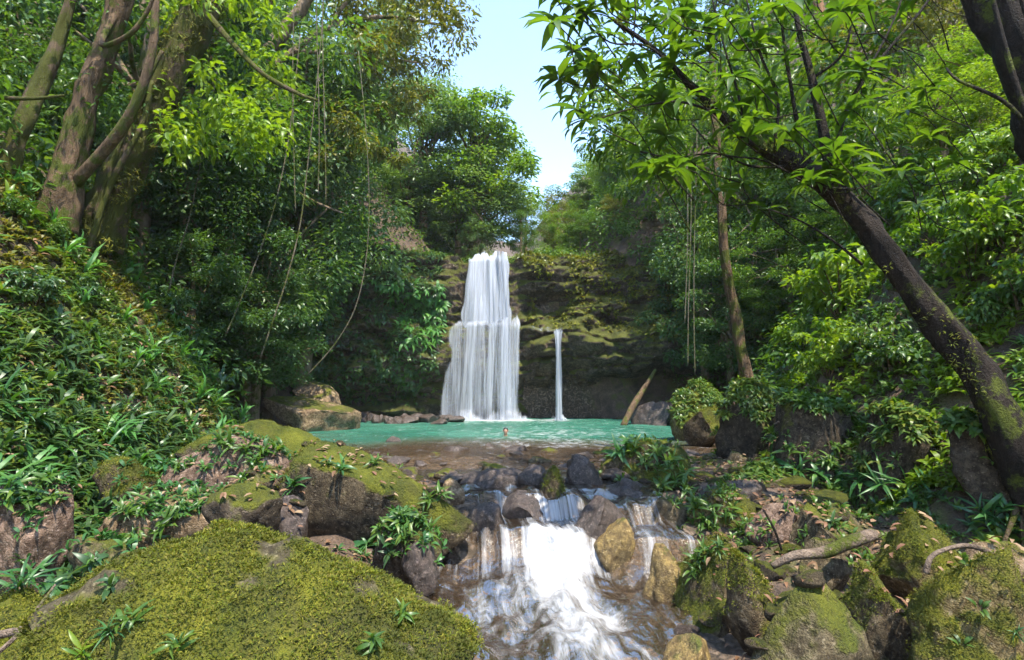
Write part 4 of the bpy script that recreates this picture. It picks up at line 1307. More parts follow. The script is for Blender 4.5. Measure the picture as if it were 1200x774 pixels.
near_tree('leaning_tree', 'brown-barked trunk leaning over the ferny bank beside the thick mossy trunk',
          [(62, 270, 9.6, 52), (80, 200, 9.6, 34), (97, 130, 9.6, 28), (125, 50, 9.6, 27), (150, -30, 9.5, 27), (190, -160, 9.4, 22)],
          [[(88, 215, 9.6, 14), (150, 140, 9.2, 12), (178, 60, 9, 10), (182, -20, 9, 8)],
           [(140, 10, 9.5, 9), (118, 52, 9.2, 7), (150, 42, 8.9, 6), (172, 15, 8.8, 5), (182, -10, 8.7, 4)]], 'bark_brown',
          (crown_in(26, (-30, 160), (-60, 120), (8.5, 11), (26, 50), 3), 90, 0.13, 'mid'), seed=31)
near_tree('leaning_tree', 'thick trunk wrapped in moss and roots leaning over the steep bank',
          [(105, 285, 8.6, 60), (132, 228, 8.6, 44), (165, 160, 8.6, 36), (198, 90, 8.6, 36), (232, 20, 8.6, 38), (262, -60, 8.6, 34), (300, -200, 8.6, 26)],
          [[(112, 258, 8.3, 9), (140, 170, 8.2, 6), (170, 100, 8.2, 6), (190, 60, 8.2, 5)],
           [(105, 290, 8.2, 8), (130, 215, 8.2, 7), (165, 150, 8.2, 6), (178, 95, 8.2, 5)],
           [(245, 20, 8.4, 9), (300, 80, 8.0, 6), (345, 108, 7.8, 5), (372, 118, 7.6, 3)],
           [(215, 70, 8.6, 14), (180, 40, 8.8, 10), (160, -20, 9, 8)]], 'bark_mossy',
          (crown_in(40, (190, 330), (-40, 175), (7.8, 10), (18, 38), 5), 60, 0.15, 'lime'), seed=35, shag=(2200, .09, 'moss_tuft'))
near_tree('leaning_tree', 'slender pale trunk slanting up from behind the bank crest',
          [(155, 312, 11.5, 24), (190, 250, 11.5, 20), (240, 170, 11.6, 19), (285, 98, 11.8, 17), (345, 20, 12, 15), (400, -60, 12.2, 13)],
          [[(280, 105, 11.7, 10), (330, 70, 11.9, 8), (390, 30, 12.2, 7), (450, 20, 12.5, 5), (520, 30, 12.8, 3)],
           [(390, 30, 12.2, 6), (410, 0, 12, 5), (470, -20, 12.5, 4)],
           [(345, 60, 11.9, 5), (420, 65, 12.4, 4), (500, 75, 12.6, 2)]], 'bark_pale',
          (crown_in(44, (400, 545), (-40, 70), (11.5, 14), (14, 30), 8) + crown_in(14, (420, 530), (70, 150), (12, 14), (12, 22), 9) + crown_in(14, (330, 470), (120, 190), (11, 13), (10, 20), 10), 130, 0.13, 'olive'), seed=38)
near_tree('leaning_tree', 'grey young trunk standing close behind the thick mossy trunk',
          [(135, 275, 9.4, 30), (170, 205, 9.4, 24), (205, 140, 9.5, 20), (245, 70, 9.6, 16), (280, 0, 9.6, 14), (310, -80, 9.6, 10)], [], 'bark_pale', seed=41)
near_tree('leaning_tree', 'small mossy trunk at the outer end of the ferny bank',
          [(0, 210, 8.0, 26), (22, 160, 8.0, 22), (45, 105, 8.1, 18), (68, 50, 8.2, 14), (90, -20, 8.2, 10)],
          [[(-40, 112, 7.6, 6), (30, 116, 7.6, 5), (75, 112, 7.6, 3)]], 'bark_mossy', seed=43)
near_tree('slender_tree', 'slim mossy trunk rising from the far end of the bank near the poolside slab',
          [(292, 425, 15.5, 14), (303, 385, 15.5, 13), (318, 330, 15.5, 12), (330, 275, 15.5, 11), (345, 215, 15.5, 9), (362, 140, 15.5, 7)], [], 'bark_mossy', seed=45)
near_tree('slender_tree', 'thin pale trunk in the shade behind the bank crest',
          [(232, 365, 15.5, 9), (240, 330, 15.5, 9), (250, 290, 15.5, 8), (262, 230, 15.5, 7)], [], 'bark_pale', seed=46)
near_tree('slender_tree', 'slim reddish-brown trunk standing on the slope above the mossy pool rocks',
          [(878, 452, 16, 15), (868, 410, 16, 13), (860, 360, 16, 12), (850, 300, 16, 11), (845, 240, 16, 10), (838, 150, 16, 9), (835, 60, 16, 8)], [], 'bark_brown', seed=47)
near_tree('slender_tree', 'straight orange-barked trunk seen behind the forks of the leaning tree',
          [(1030, 250, 12, 17), (1015, 200, 12, 15), (998, 145, 12, 13), (982, 90, 12, 12), (965, 30, 12, 11), (945, -60, 12, 9)], [], 'bark_red', seed=48)

# main dark leaning tree
mt, mpart = near_tree('leaning_tree', 'dark-barked forked tree leaning out over the stream with large whorled leaves',
    [(1225, 610, 5.5, 54), (1180, 510, 5.5, 43), (1142, 435, 5.6, 37), (1098, 375, 5.7, 33), (1058, 322, 5.8, 29), (1020, 270, 5.9, 25), (985, 232, 6.0, 26), (955, 205, 6.0, 24), (920, 185, 6.0, 21), (880, 165, 6.0, 17), (845, 135, 6.0, 12), (805, 95, 5.9, 8), (770, 60, 5.8, 5.5), (720, 25, 5.7, 4)],
    [[(985, 235, 6.0, 19.8), (972, 190, 6.1, 15.3), (962, 140, 6.1, 11.8), (950, 85, 6.1, 9.0), (935, 30, 6.1, 6.7), (925, -40, 6.1, 4.5)],
     [(980, 200, 6.0, 8.1), (985, 150, 6.0, 6.2), (1005, 105, 5.9, 5.0), (1040, 60, 5.8, 4.0), (1085, 5, 5.7, 3.1), (1110, -40, 5.7, 2.2)],
     [(1000, 112, 5.9, 3.6), (1040, 40, 5.9, 2.7), (1060, -10, 5.9, 2.0)],
     [(945, 205, 6.0, 7.2), (935, 150, 5.9, 5.4), (925, 90, 5.8, 4.0), (915, 20, 5.7, 3.1), (910, -40, 5.7, 2.2)],
     [(905, 178, 6.0, 4.5), (912, 120, 5.9, 3.6), (890, 60, 5.9, 2.7), (875, 0, 5.9, 2.0)],
     [(875, 160, 6.0, 4.0), (865, 110, 5.9, 3.1), (850, 60, 5.9, 2.2), (835, 0, 5.9, 2.0)],
     [(925, 195, 6.0, 4.0), (880, 195, 5.9, 3.1), (840, 180, 5.8, 2.2), (790, 185, 5.8, 2.0), (750, 178, 5.8, 2.0)],
     [(960, 225, 6.0, 3.1), (900, 190, 5.7, 2.2), (845, 180, 5.6, 2.0), (810, 145, 5.6, 2.0)],
     [(805, 95, 5.9, 3.1), (760, 55, 5.7, 2.7), (715, 50, 5.6, 2.0), (680, 20, 5.6, 2.0)],
     [(1010, 310, 5.8, 4.0), (980, 285, 5.6, 3.1), (940, 260, 5.5, 2.2), (900, 245, 5.4, 2.0)],
     [(845, 135, 6.0, 4.0), (800, 120, 5.8, 3.1), (750, 125, 5.7, 2.2), (700, 140, 5.6, 2.0)],
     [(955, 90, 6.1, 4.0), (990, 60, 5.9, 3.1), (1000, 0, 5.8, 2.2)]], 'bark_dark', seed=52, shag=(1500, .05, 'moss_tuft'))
# roots gripping the bank
MK = mt['depth_ratio']
rt = random.Random(6)
foot = at(1195, 545, 5.5 * MK)
foot.z = drop(foot.x, foot.y - .3, foot.z)[0].z + .1
for i in range(7):
    az = -2.9 + i * .42 + rt.uniform(-.15, .15)
    pts, q = [foot + Vector((0, 0, .25 * rt.random()))], foot.copy()
    for j in range(1, 6):
        q = q + Vector((math.cos(az), math.sin(az), 0)) * rt.uniform(.2, .32)
        az += rt.uniform(-.45, .45)
        l, n_ = drop(q.x, q.y, foot.z + .6)
        pts.append(Vector((q.x, q.y, max(min(l.z + .02, pts[-1].z + .03), pts[-1].z - .35))))
    mpart('root', mesh_vf('root', *tube(pts, [.045, .028, .02, .016, .012, .006], 8, 90 + i, .2)), M['bark_mossy' if i % 3 == 0 else 'bark_brown'])


def single_leaf(name, L, W, droop, fold, seg=6, tip=1.0):
    """one broad leaf with a folded midrib, along +X"""
    V, Fc = [], []
    for i in range(seg + 1):
        t = i / seg
        w = W * 0.5 * (math.sin(math.pi * min(t * .96 + .03, 1) ** .85)) ** .9
        z = 0.10 * L * math.sin(t * 2.0) - droop * L * t * t
        V += [(t * L * (1 - .12 * droop * t), w, z + fold * w), (t * L * (1 - .12 * droop * t), 0, z), (t * L * (1 - .12 * droop * t), -w, z + fold * w)]
    for i in range(seg):
        a = i * 3
        Fc += [(a, a + 1, a + 4, a + 3), (a + 1, a + 2, a + 5, a + 4)]
    V = np.array(V)
    return mesh_np(name, V, np.array(Fc), attrs={'rnd': np.full(len(V), 0.0)})


WL = [single_leaf('leaf', 0.34, 0.095, .28, .25), single_leaf('leaf', 0.40, 0.10, .4, .2), single_leaf('leaf', 0.28, 0.085, .15, .3)]
for m_ in WL: m_.materials.append(M['whorl'])
base = mt.location
rw = random.Random(5)
wh = [(650, 25), (672, 60), (690, 15), (715, 40), (700, 85), (735, 10), (745, 70), (760, 110), (690, 140), (675, 128), (725, 135), (765, 30), (790, 75), (800, 20), (815, 115),
      (780, 160), (750, 180), (830, 60), (835, 165), (810, 190), (850, 20), (860, 90), (880, 45), (895, 110), (905, 10), (920, 70), (930, 150), (945, 30), (870, 215), (900, 245), (835, 225),
      (960, 100), (975, 55), (990, 15), (1010, 80), (1030, 40), (1055, 15), (1075, -5), (1000, 130), (940, -10), (820, -15), (770, -10), (720, -15), (660, -5), (885, 150), (845, 130), (1090, 160), (1060, 190), (1100, 105), (1120, 190), (1075, 240), (1035, 150)]
for _k in range(60):
    a_, b_ = rw.uniform(640, 1090), rw.uniform(-25, 215)
    if not (a_ < 740 and b_ > 110): wh.append((a_, b_))
cnt = 0
extra = [[], [], [], []]
twigs = []
for i, (a, b) in enumerate(wh):
    Yd = rw.uniform(5.2, 6.2) if a < 1030 else rw.uniform(6.5, 7.5)
    if a < 720: Yd = rw.uniform(5.0, 5.7)
    Yd *= MK
    c = at(a, b, Yd)
    tw = [at(a + rw.uniform(20, 60), b + rw.uniform(10, 70), Yd + .15), at(a + rw.uniform(5, 25), b + rw.uniform(5, 30), Yd + .05), c]
    mpart('twig', mesh_vf('twig', *tube(tw, [.010, .008, .006], 5, i, 0, 3)), M['bark_dark'])
    ax = Vector((rw.uniform(-.5, .3), rw.uniform(-.5, .2), 1)).normalized()
    q = ax.to_track_quat('Z', 'Y')
    n = rw.randint(7, 10)
    for j in range(n):
        az = j * 2 * math.pi / n + rw.uniform(-.25, .25)
        el = rw.uniform(-.35, .45)
        s = rw.uniform(.55, 1.05) * MK
        dirv = q @ Vector((math.cos(az) * math.cos(el), math.sin(az) * math.cos(el), math.sin(el)))
        upv = q @ Vector((0, 0, 1))
        if cnt < 290:
            side = upv.cross(dirv).normalized(); nn = dirv.cross(side)
            R = Matrix((dirv, side, nn)).transposed().to_4x4()
            o = bpy.data.objects.new('leaf', WL[(i + j) % 3]); COL.objects.link(o); o.parent = mt
            o.matrix_local = Matrix.Translation(c - base) @ R @ Matrix.Diagonal((s, s * rw.uniform(.9, 1.2), s, 1))
            cnt += 1
        else:
            for e, val in zip(extra, (tuple(c - base), tuple(dirv), tuple(upv), .36 * s)): e.append(val)
# further, smaller sprays of the same crown
cl = crown_in(90, (680, 1060), (-50, 215), (6.4, 8.4), (24, 46), 21)
C = np.array([tuple(at(a, b, c * MK) - base) for a, b, c, r in cl]); Rr = np.array([r / F * c * MK for a, b, c, r in cl])
p, d, up, L, rr = blob_leaves(C, Rr, 42, .2, np.random.default_rng(3), .8)
ex = [np.array(e) for e in extra]
me = leaves('crown', np.concatenate([p, ex[0]]), np.concatenate([d, ex[1]]), np.concatenate([up, ex[2]]), np.concatenate([L, ex[3]]),
            np.concatenate([L, ex[3]]) * .3, LEAF8, np.concatenate([rr, RNG.random(len(ex[0]))]))
tag(obj('crown', me, M['whorl'], mt), kind='stuff')

near_tree('leaning_tree', 'dark root-draped trunk with a mossy edge leaning in over the bright shrubs',
          [(1304, 330, 4.3, 88.8), (1264, 220, 4.3, 74.0), (1219, 110, 4.3, 62.2), (1179, 20, 4.3, 56.2), (1144, -60, 4.3, 51.8), (1104, -170, 4.3, 44.4)],
          [[(1204, 140, 4.05, 7.4), (1179, 60, 4.05, 5.9), (1159, -20, 4.05, 5.2)], [(1229, 130, 4.0, 6.7), (1209, 40, 4.0, 5.2), (1184, -40, 4.0, 5.2)],
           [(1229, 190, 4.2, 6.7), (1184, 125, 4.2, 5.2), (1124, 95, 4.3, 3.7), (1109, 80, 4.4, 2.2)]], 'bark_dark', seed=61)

# ------------------------------------------------------------------ shrubs on the lit slope
def shrub_proto(seed, r, h, per, leaf, mat, n=18):
    rng = np.random.default_rng(seed)
    root = empty('shrub')
    C = unit(rng.normal(size=(n, 3))) * rng.random((n, 1)) ** .4 * np.array([r, r, h * .45]) + np.array([0, 0, h * .6])
    p, d, up, L, rr = blob_leaves(C, rng.uniform(.25, .45, n) * r, per, leaf, rng, .6)
    tag(obj('foliage', leaves('foliage', p, d, up, L, L * .45, LEAF8, rr), M[mat], root), kind='stuff')
    st = [tube([(0, 0, -.2), tuple(c * np.array([.4, .4, .5])), tuple(c)], [.02, .014, .006], 5, seed, 0, 3) for c in C[::2]]
    obj('stem', mesh_vf('stem', *join_vf(st)), M['bark_brown'], root)
    return root


sp = [shrub_proto(501, .7, 1.2, 40, .16, 'lime'), shrub_proto(502, .8, 1.4, 40, .18, 'lime'), shrub_proto(503, .6, 1.0, 40, .14, 'mid'), shrub_proto(504, .6, 1.0, 44, .15, 'dark')]
spots = [(880, 300, 0), (930, 330, 1), (905, 385, 0), (960, 300, 2), (985, 370, 1), (1010, 420, 2), (940, 420, 0), (880, 430, 0), (1060, 260, 1), (1100, 290, 0), (1140, 330, 1), (1180, 290, 1), (1120, 240, 0),
         (1170, 200, 1), (1195, 370, 2), (1080, 200, 0), (1150, 390, 2), (1045, 440, 2), (860, 350, 0), (915, 260, 1), (830, 430, 0), (865, 400, 2), (970, 440, 0),
         (200, 330, 2), (130, 300, 3), (60, 280, 2), (40, 360, 3), (240, 380, 2), (15, 260, 2), (170, 265, 2), (95, 235, 2), (270, 430, 3), (100, 360, 3)]
usedS = set()
for a, b, k in spots:
    loc, n = hit(a, b)
    if loc is None: continue
    o = sp[k] if k not in usedS else copy_tree(sp[k])
    usedS.add(k)
    o.location = loc
    o.rotation_euler = (random.uniform(-.2, .2), random.uniform(-.2, .2), random.uniform(0, 6.3))
    s = random.uniform(.65, 1.05) * (1.0 if loc.y < 14 else 1.4)
    if a < 400: s *= .6
    o.scale = (s, s, s)
    nm = {0: 'lime-green leafy shrub', 1: 'tall lime-green shrub with broad leaves', 2: 'mid green leafy shrub', 3: 'dark green leafy shrub'}[k]
    if a > 400: tag(o, nm + ' on the slope behind the dark leaning tree', 'shrub', 'shrubs behind the leaning tree %s' % ('lime', 'tall lime', 'green', 'dark')[k])
    else: tag(o, nm + ' on the steep bank under the mossy trunks', 'shrub', 'shrubs on the mossy trunk bank %s' % ('lime', 'tall lime', 'green', 'dark')[k])

# ------------------------------------------------------------------ single plants with separate leaves
def leaf3(L, W, dr, fold):
    return [single_leaf('leaf', L, W, dr, fold), single_leaf('leaf', L * .8, W * .85, dr * 1.7, fold * .6), single_leaf('leaf', L * 1.15, W * .9, dr * .6, fold * 1.4)]


PL = {'broad': (leaf3(0.26, 0.056, .5, .3), 'fern', 17), 'long': (leaf3(0.34, 0.036, .6, .3), 'fern', 20),
      'herb': (leaf3(0.13, 0.030, .45, .3), 'mid', 22), 'dark': (leaf3(0.2, 0.06, .5, .25), 'dark', 14),
      'lime': (leaf3(0.26, 0.06, .35, .3), 'lime', 11)}
for k, (me, mt_, n) in PL.items(): [m__.materials.append(M[mt_]) for m__ in me]
stem_me = mesh_vf('stem', *tube([(0, 0, -.03), (0.005, 0, .04), (0, 0.006, .09)], [.010, .008, .004], 6))
stem_me.materials.append(M['fern'])


HB = []


def plant(px, py, kind, size, label, group):
    size *= .85
    loc, n = hit(px, py)
    if loc is None: return
    me, mt_, num = PL[kind]
    HB.append((loc, kind, size))
    r = random.Random(int(px * 31 + py))
    if loc.y < 4.3 and kind in ('broad', 'dark', 'long'): size *= .62
    root = empty('leafy_plant', loc, label, 'plant', group)
    ax = (n * .5 + Vector((0, -.15, .8))).normalized()
    root.rotation_euler = ax.to_track_quat('Z', 'Y').to_euler()
    root.scale = (size,) * 3
    obj('stem', stem_me, None, root)
    for j in range(num):
        az = j * 2.399 + r.uniform(-.3, .3)
        el = r.choice((r.uniform(-.1, .6), r.uniform(.4, 1.35)))
        o = bpy.data.objects.new('leaf', me[r.randrange(3)]); COL.objects.link(o); o.parent = root
        s = r.uniform(.5, 1.3)
        o.matrix_local = Matrix.Translation((r.uniform(-.04, .04), r.uniform(-.04, .04), r.uniform(0, .09))) @ Matrix.Rotation(az, 4, 'Z') @ Matrix.Rotation(-el, 4, 'Y') @ Matrix.Rotation(r.uniform(-.7, .7), 4, 'X') @ Matrix.Scale(s, 4)


G = {'slab': ('dark leafy plant sprouting from the face of the long brown boulder', 'plants on the long boulder'),
     'dome': ('small plant in the leafy dome between huge mossy boulder and rapids', 'plants of the herb dome'),
     'lbank': ('broad-leaved plant among the boulders below the steep ferny bank', 'plants among the bank boulders'),
     'big': ('slender-leaved plant rooted on the huge mossy boulder', 'plants on the huge boulder'),
     'isle': ('leafy plant growing on the island rocks at the pool outlet', 'plants on the island rocks'),
     'rbank': ('glossy broad-leaved plant below the dark overhanging rocks', 'plants below the overhang'),
     'rrock': ('small plant rooted on the dark boulder above the stream', 'plants on the dark boulder'),
     'glow': ('bright green sword-leaved plant on the steep ferny bank', 'sword-leaved plants on the bank')}
plist = [(400, 552, 'broad', .9, 'slab'), (385, 545, 'dark', .8, 'slab'), (345, 572, 'broad', .9, 'slab'), (440, 545, 'herb', 1.3, 'slab'), (470, 552, 'herb', 1.3, 'slab'), (515, 585, 'herb', 1.6, 'slab'), (500, 590, 'herb', 1.3, 'slab'), (455, 540, 'herb', 1.2, 'slab'),
         (430, 640, 'broad', 1.0, 'dome'), (425, 655, 'long', .8, 'dome'), (450, 625, 'herb', 1.5, 'dome'), (470, 612, 'herb', 1.5, 'dome'), (490, 615, 'herb', 1.5, 'dome'), (500, 630, 'herb', 1.4, 'dome'), (475, 635, 'herb', 1.5, 'dome'), (460, 650, 'dark', 1.0, 'dome'),
         (60, 690, 'broad', 1.2, 'lbank'), (90, 680, 'dark', 1.2, 'lbank'), (40, 675, 'broad', 1.1, 'lbank'), (110, 665, 'dark', 1.1, 'lbank'), (130, 690, 'dark', .9, 'lbank'), (75, 665, 'long', .9, 'lbank'), (25, 690, 'long', .9, 'lbank'),
         (120, 600, 'dark', 1.2, 'lbank'), (150, 605, 'herb', 1.6, 'lbank'), (175, 598, 'herb', 1.6, 'lbank'), (135, 590, 'dark', 1.2, 'lbank'), (105, 590, 'dark', 1.3, 'lbank'), (200, 612, 'herb', 1.5, 'lbank'), (185, 628, 'herb', 1.5, 'lbank'), (160, 632, 'herb', 1.5, 'lbank'), (215, 600, 'herb', 1.3, 'lbank'),
         (195, 548, 'broad', 1.1, 'lbank'), (180, 545, 'herb', 1.6, 'lbank'), (210, 552, 'herb', 1.5, 'lbank'), (235, 590, 'herb', 1.3, 'lbank'), (285, 565, 'herb', 1.2, 'lbank'), (270, 525, 'herb', 1.7, 'lbank'), (290, 530, 'herb', 1.7, 'lbank'), (310, 535, 'herb', 1.7, 'lbank'), (325, 530, 'herb', 1.6, 'lbank'), (300, 545, 'herb', 1.5, 'lbank'), (260, 520, 'herb', 1.6, 'lbank'),
         (20, 575, 'long', 1.1, 'lbank'), (50, 570, 'herb', 1.6, 'lbank'), (10, 590, 'herb', 1.6, 'lbank'), (35, 590, 'herb', 1.6, 'lbank'), (60, 590, 'herb', 1.4, 'lbank'),
         (120, 532, 'long', 1.3, 'lbank'), (95, 535, 'long', 1.2, 'lbank'), (150, 500, 'long', 1.3, 'lbank'), (60, 545, 'dark', 1.4, 'lbank'), (20, 545, 'dark', 1.4, 'lbank'),
         (130, 745, 'long', .55, 'big'), (150, 735, 'herb', .9, 'big'), (470, 725, 'herb', .8, 'big'), (210, 760, 'herb', .8, 'big'), (440, 760, 'herb', .8, 'big'), (100, 770, 'lime', .5, 'big'),
         (735, 525, 'broad', 1.6, 'isle'), (725, 535, 'broad', 1.5, 'isle'), (745, 530, 'herb', 2.0, 'isle'), (770, 535, 'herb', 2.0, 'isle'), (785, 545, 'herb', 2.0, 'isle'), (755, 545, 'herb', 2.0, 'isle'), (790, 570, 'herb', 2.0, 'isle'), (805, 580, 'herb', 2.0, 'isle'), (775, 575, 'herb', 1.9, 'isle'), (815, 595, 'herb', 1.7, 'isle'), (835, 600, 'herb', 1.7, 'isle'), (855, 605, 'herb', 1.6, 'isle'), (800, 560, 'herb', 1.8, 'isle'), (870, 622, 'herb', 1.4, 'isle'), (825, 612, 'herb', 1.4, 'isle'),
         (910, 540, 'broad', 1.5, 'rbank'), (935, 555, 'broad', 1.4, 'rbank'), (960, 560, 'broad', 1.4, 'rbank'), (985, 565, 'broad', 1.3, 'rbank'), (1010, 568, 'broad', 1.3, 'rbank'), (1035, 572, 'long', 1.2, 'rbank'), (1060, 575, 'long', 1.2, 'rbank'), (1085, 575, 'long', 1.2, 'rbank'), (1100, 585, 'dark', 1.2, 'rbank'), (1010, 585, 'dark', 1.1, 'rbank'), (1045, 590, 'dark', 1.1, 'rbank'), (970, 545, 'herb', 1.8, 'rbank'), (925, 530, 'herb', 1.8, 'rbank'), (1040, 510, 'herb', 2.0, 'rbank'), (1075, 590, 'broad', 1.1, 'rbank'),
         (1150, 605, 'long', 1.2, 'rbank'), (1165, 615, 'broad', 1.3, 'rbank'), (1180, 600, 'broad', 1.2, 'rbank'), (1140, 620, 'dark', 1.1, 'rbank'), (1190, 625, 'dark', 1.1, 'rbank'), (1005, 655, 'dark', .8, 'rbank'), (975, 615, 'dark', .8, 'rbank'), (1190, 742, 'long', .5, 'rbank'),
         (820, 660, 'herb', 1.3, 'rrock'), (830, 650, 'herb', 1.2, 'rrock'), (815, 675, 'herb', 1.1, 'rrock'), (845, 645, 'herb', 1.0, 'rrock'),
         (100, 425, 'lime', 1.3, 'glow'), (20, 450, 'lime', 1.5, 'glow'), (45, 455, 'lime', 1.2, 'glow'), (215, 420, 'lime', 1.3, 'glow'), (230, 355, 'lime', 1.5, 'glow'), (205, 400, 'long', 1.4, 'glow'), (30, 490, 'long', 1.4, 'glow'), (0, 480, 'long', 1.5, 'glow'), (5, 235, 'lime', 1.5, 'glow'), (25, 245, 'broad', 1.6, 'glow')]
KN = {'broad': 'broad-leaved green plant', 'long': 'strap-leaved green plant', 'herb': 'small-leaved herb', 'dark': 'dark green leafy plant', 'lime': 'bright green sword-leaved plant'}
WHERE = {'slab': 'sprouting from the long sloping brown boulder', 'dome': 'in the leafy dome between huge mossy boulder and rapids', 'big': 'rooted on the huge moss-covered boulder',
         'isle': 'on the island rocks at the pool outlet', 'rbank': 'below the dark overhanging rocks', 'rrock': 'rooted on the dark-faced boulder above the stream', 'glow': 'on the steep ferny bank'}
for a, b, kd, s, g in plist:
    if g == 'lbank':
        w = ('beside the dry twig and low slab' if b > 655 else 'on the pinkish grey boulder' if a < 75 and b > 560 else 'on the tan rounded slab' if b > 580 else
             'on the low ledge by the pool' if a > 240 else 'below the steep bank above the yellow-mossed block')
    elif g == 'rbank' and a > 1120: w = 'by the roots of the dark leaning tree'
    else: w = WHERE[g]
    plant(a, b, kd, s, KN[kd] + ' ' + w, KN[kd] + 's ' + w)

# low herbs growing thickly around the single plants
for side, lab in ((-1, 'low small-leaved herbs carpeting the rocks below the steep ferny bank'), (1, 'low small-leaved herbs carpeting the rocks of island and overhang')):
    bb, nb = [], []
    rh = random.Random(44 + side)
    for loc, kd, sz in HB:
        if -2.9 < loc.x < -.5 and 7 < loc.y < 8.8 or loc.x > .9 and loc.y < 6.7 and kd == 'herb': continue
        if (loc.x > 0.4) != (side > 0) or (loc.y < 4.6 and loc.x < 0): continue
        for k in range(20):
            r_ = .34 * max(loc.y / 7, .6)
            l, n_ = drop(loc.x + rh.gauss(0, r_), loc.y + rh.gauss(0, r_), loc.z + .5)
            if abs(l.z - loc.z) > .5 or l.z < .03 and l.y > 9 or abs(l.x - .6) < 1.1 and l.y < 9.5: continue
            bb.append(tuple(l)); nb.append(tuple(n_))
    cover('low_herbs', bb, nb, 8, .10, 'fern' if side < 0 else 'mid', lab, ratio=.28, seed=60 + side)

# moss tufts on the mossy boulders, dry leaves
def tufts(o, n, seed, size=.018, mat='moss_tuft', ratio=.35, per=5, zmin=.1, label=None, thr=-0.5):
    P, N, rng = on_rock(o, n, seed, zmin)
    k = fbm(P * 3.4, 3, seed) > thr
    P, N = P[k], N[k]
    p, d, up, L, W, rr = rosettes(P, N, per, size, rng, (.2, 1.2), ratio)
    tag(obj('moss', leaves('moss', p, d, up, L, W, LEAF2, rr), M[mat], o), label, kind='stuff')


for i, o in enumerate(list(COL.objects)):
    if o.type == 'MESH' and o.name.startswith('boulder') and any(w in o.get('label', '') for w in ('overhang', 'deeply shaded', 'cap of moss', 'clasped', 'cloaked')) and 'dark-faced' not in o['label']:
        P, N, rng = on_rock(o, 320, 700 + i, .35)
        p, d, up, L, W, rr = rosettes(P, N, 8, .15, rng, (-.2, 1.1), .3)
        tag(obj('herbs', leaves('herbs', p, d, up, L, W, STRAP, rr), M['mid' if i % 2 else 'bank'], o), kind='stuff')
tufts(BIG, 27000, 1, .021, thr=-.58, per=4)
for i, o in enumerate(list(COL.objects)):
    if o.type == 'MESH' and o.name.startswith('boulder') and o is not BIG and o.data.materials and o.data.materials[0].name in ('rock_mossy', 'rock_moss_covered'):
        tufts(o, 1500, 20 + i, .021, zmin=.15, per=4)
P, N, rng = on_rock(BIG, 620, 9, .2)
p, d, up, L, W, rr = rosettes(P, N, 1, .036, rng, (0, .4), .45)
tag(obj('fallen_leaves', leaves('fallen_leaves', p + N * .022, d, up, L, W, LEAF2, rr), M['litter_pale']), 'tiny pale dry leaves sprinkled over the huge mossy boulder', None, None, 'stuff')
pts, nn = [], []
rl = random.Random(3)
for k in range(2600):
    if rl.random() < .6:
        y = rl.uniform(5, 12); x = float(tab('wr', y)) + rl.random() * 2.8 + .2
    else:
        y = rl.uniform(5.5, 10); x = float(tab('wl', y)) - rl.random() * 3.6 - .2
    l, n = drop(x, y, 1.4)
    pts.append(tuple(l + n * .012)); nn.append(tuple(n))
p, d, up, L, W, rr = rosettes(np.array(pts), np.array(nn), 1, .10, np.random.default_rng(4), (-.1, .35), .45)
tag(obj('leaf_litter', leaves('leaf_litter', p, d, up, L, W, LEAF8, rr), M['litter']), 'reddish dry leaf litter between the boulders on both banks', None, None, 'stuff')

# ------------------------------------------------------------------ fallen wood, vines
def wood(name, label, pts, mat, cat, group=None, seg=9, rough=.15, seed=1):
    base = at(*pts[0][:3])
    me = mesh_vf(name, *px_tube(pts, seg, seed, rough))
    me.transform(Matrix.Translation(-base))
    o = obj(name, me, M[mat]); o.location = base
    return tag(o, label, cat, group)


wood('fallen_log', 'bare grey dead log leaning against the cliff from the pool shore', [(730, 500, 24.5, 7), (742, 476, 25, 7), (755, 455, 25.6, 6), (768, 434, 26.2, 4)], 'bark_brown', 'log')
wood('fallen_branch', 'thick bare pale branch lying across the rocks beside the square mossy boulder', [(905, 664, 6.0, 7), (930, 652, 6.0, 11), (965, 648, 6.05, 13), (995, 636, 6.1, 14), (1025, 626, 6.2, 13)], 'drift', 'branch')
wood('fallen_branch', 'thin pale stick lying over the flat stones by dry leaves', [(850, 567, 9.0, 3), (880, 572, 8.9, 4), (908, 584, 8.8, 4), (925, 588, 8.8, 3)], 'drift', 'branch')
wood('fallen_branch', 'arched pale root looping over the moss-draped boulder', [(1085, 672, 4.75, 7), (1090, 655, 4.75, 6), (1105, 645, 4.8, 5), (1135, 640, 4.9, 6), (1170, 652, 5.0, 5)], 'drift', 'branch')
wood('fallen_branch', 'thin dry forked twig lying beside the huge mossy boulder', [(-10, 772, 3.5, 5), (25, 740, 3.6, 5), (45, 712, 3.7, 4), (65, 685, 3.8, 2)], 'drift', 'branch')
wood('fallen_branch', 'short thick stick under the dry forked twig', [(-20, 748, 3.8, 10), (10, 742, 3.8, 9), (32, 736, 3.8, 7)], 'drift', 'branch')
wood('fallen_branch', 'upright dark twig standing in the leaf litter', [(916, 645, 6.6, 3), (908, 622, 6.6, 3), (896, 600, 6.6, 2)], 'bark_dark', 'branch')
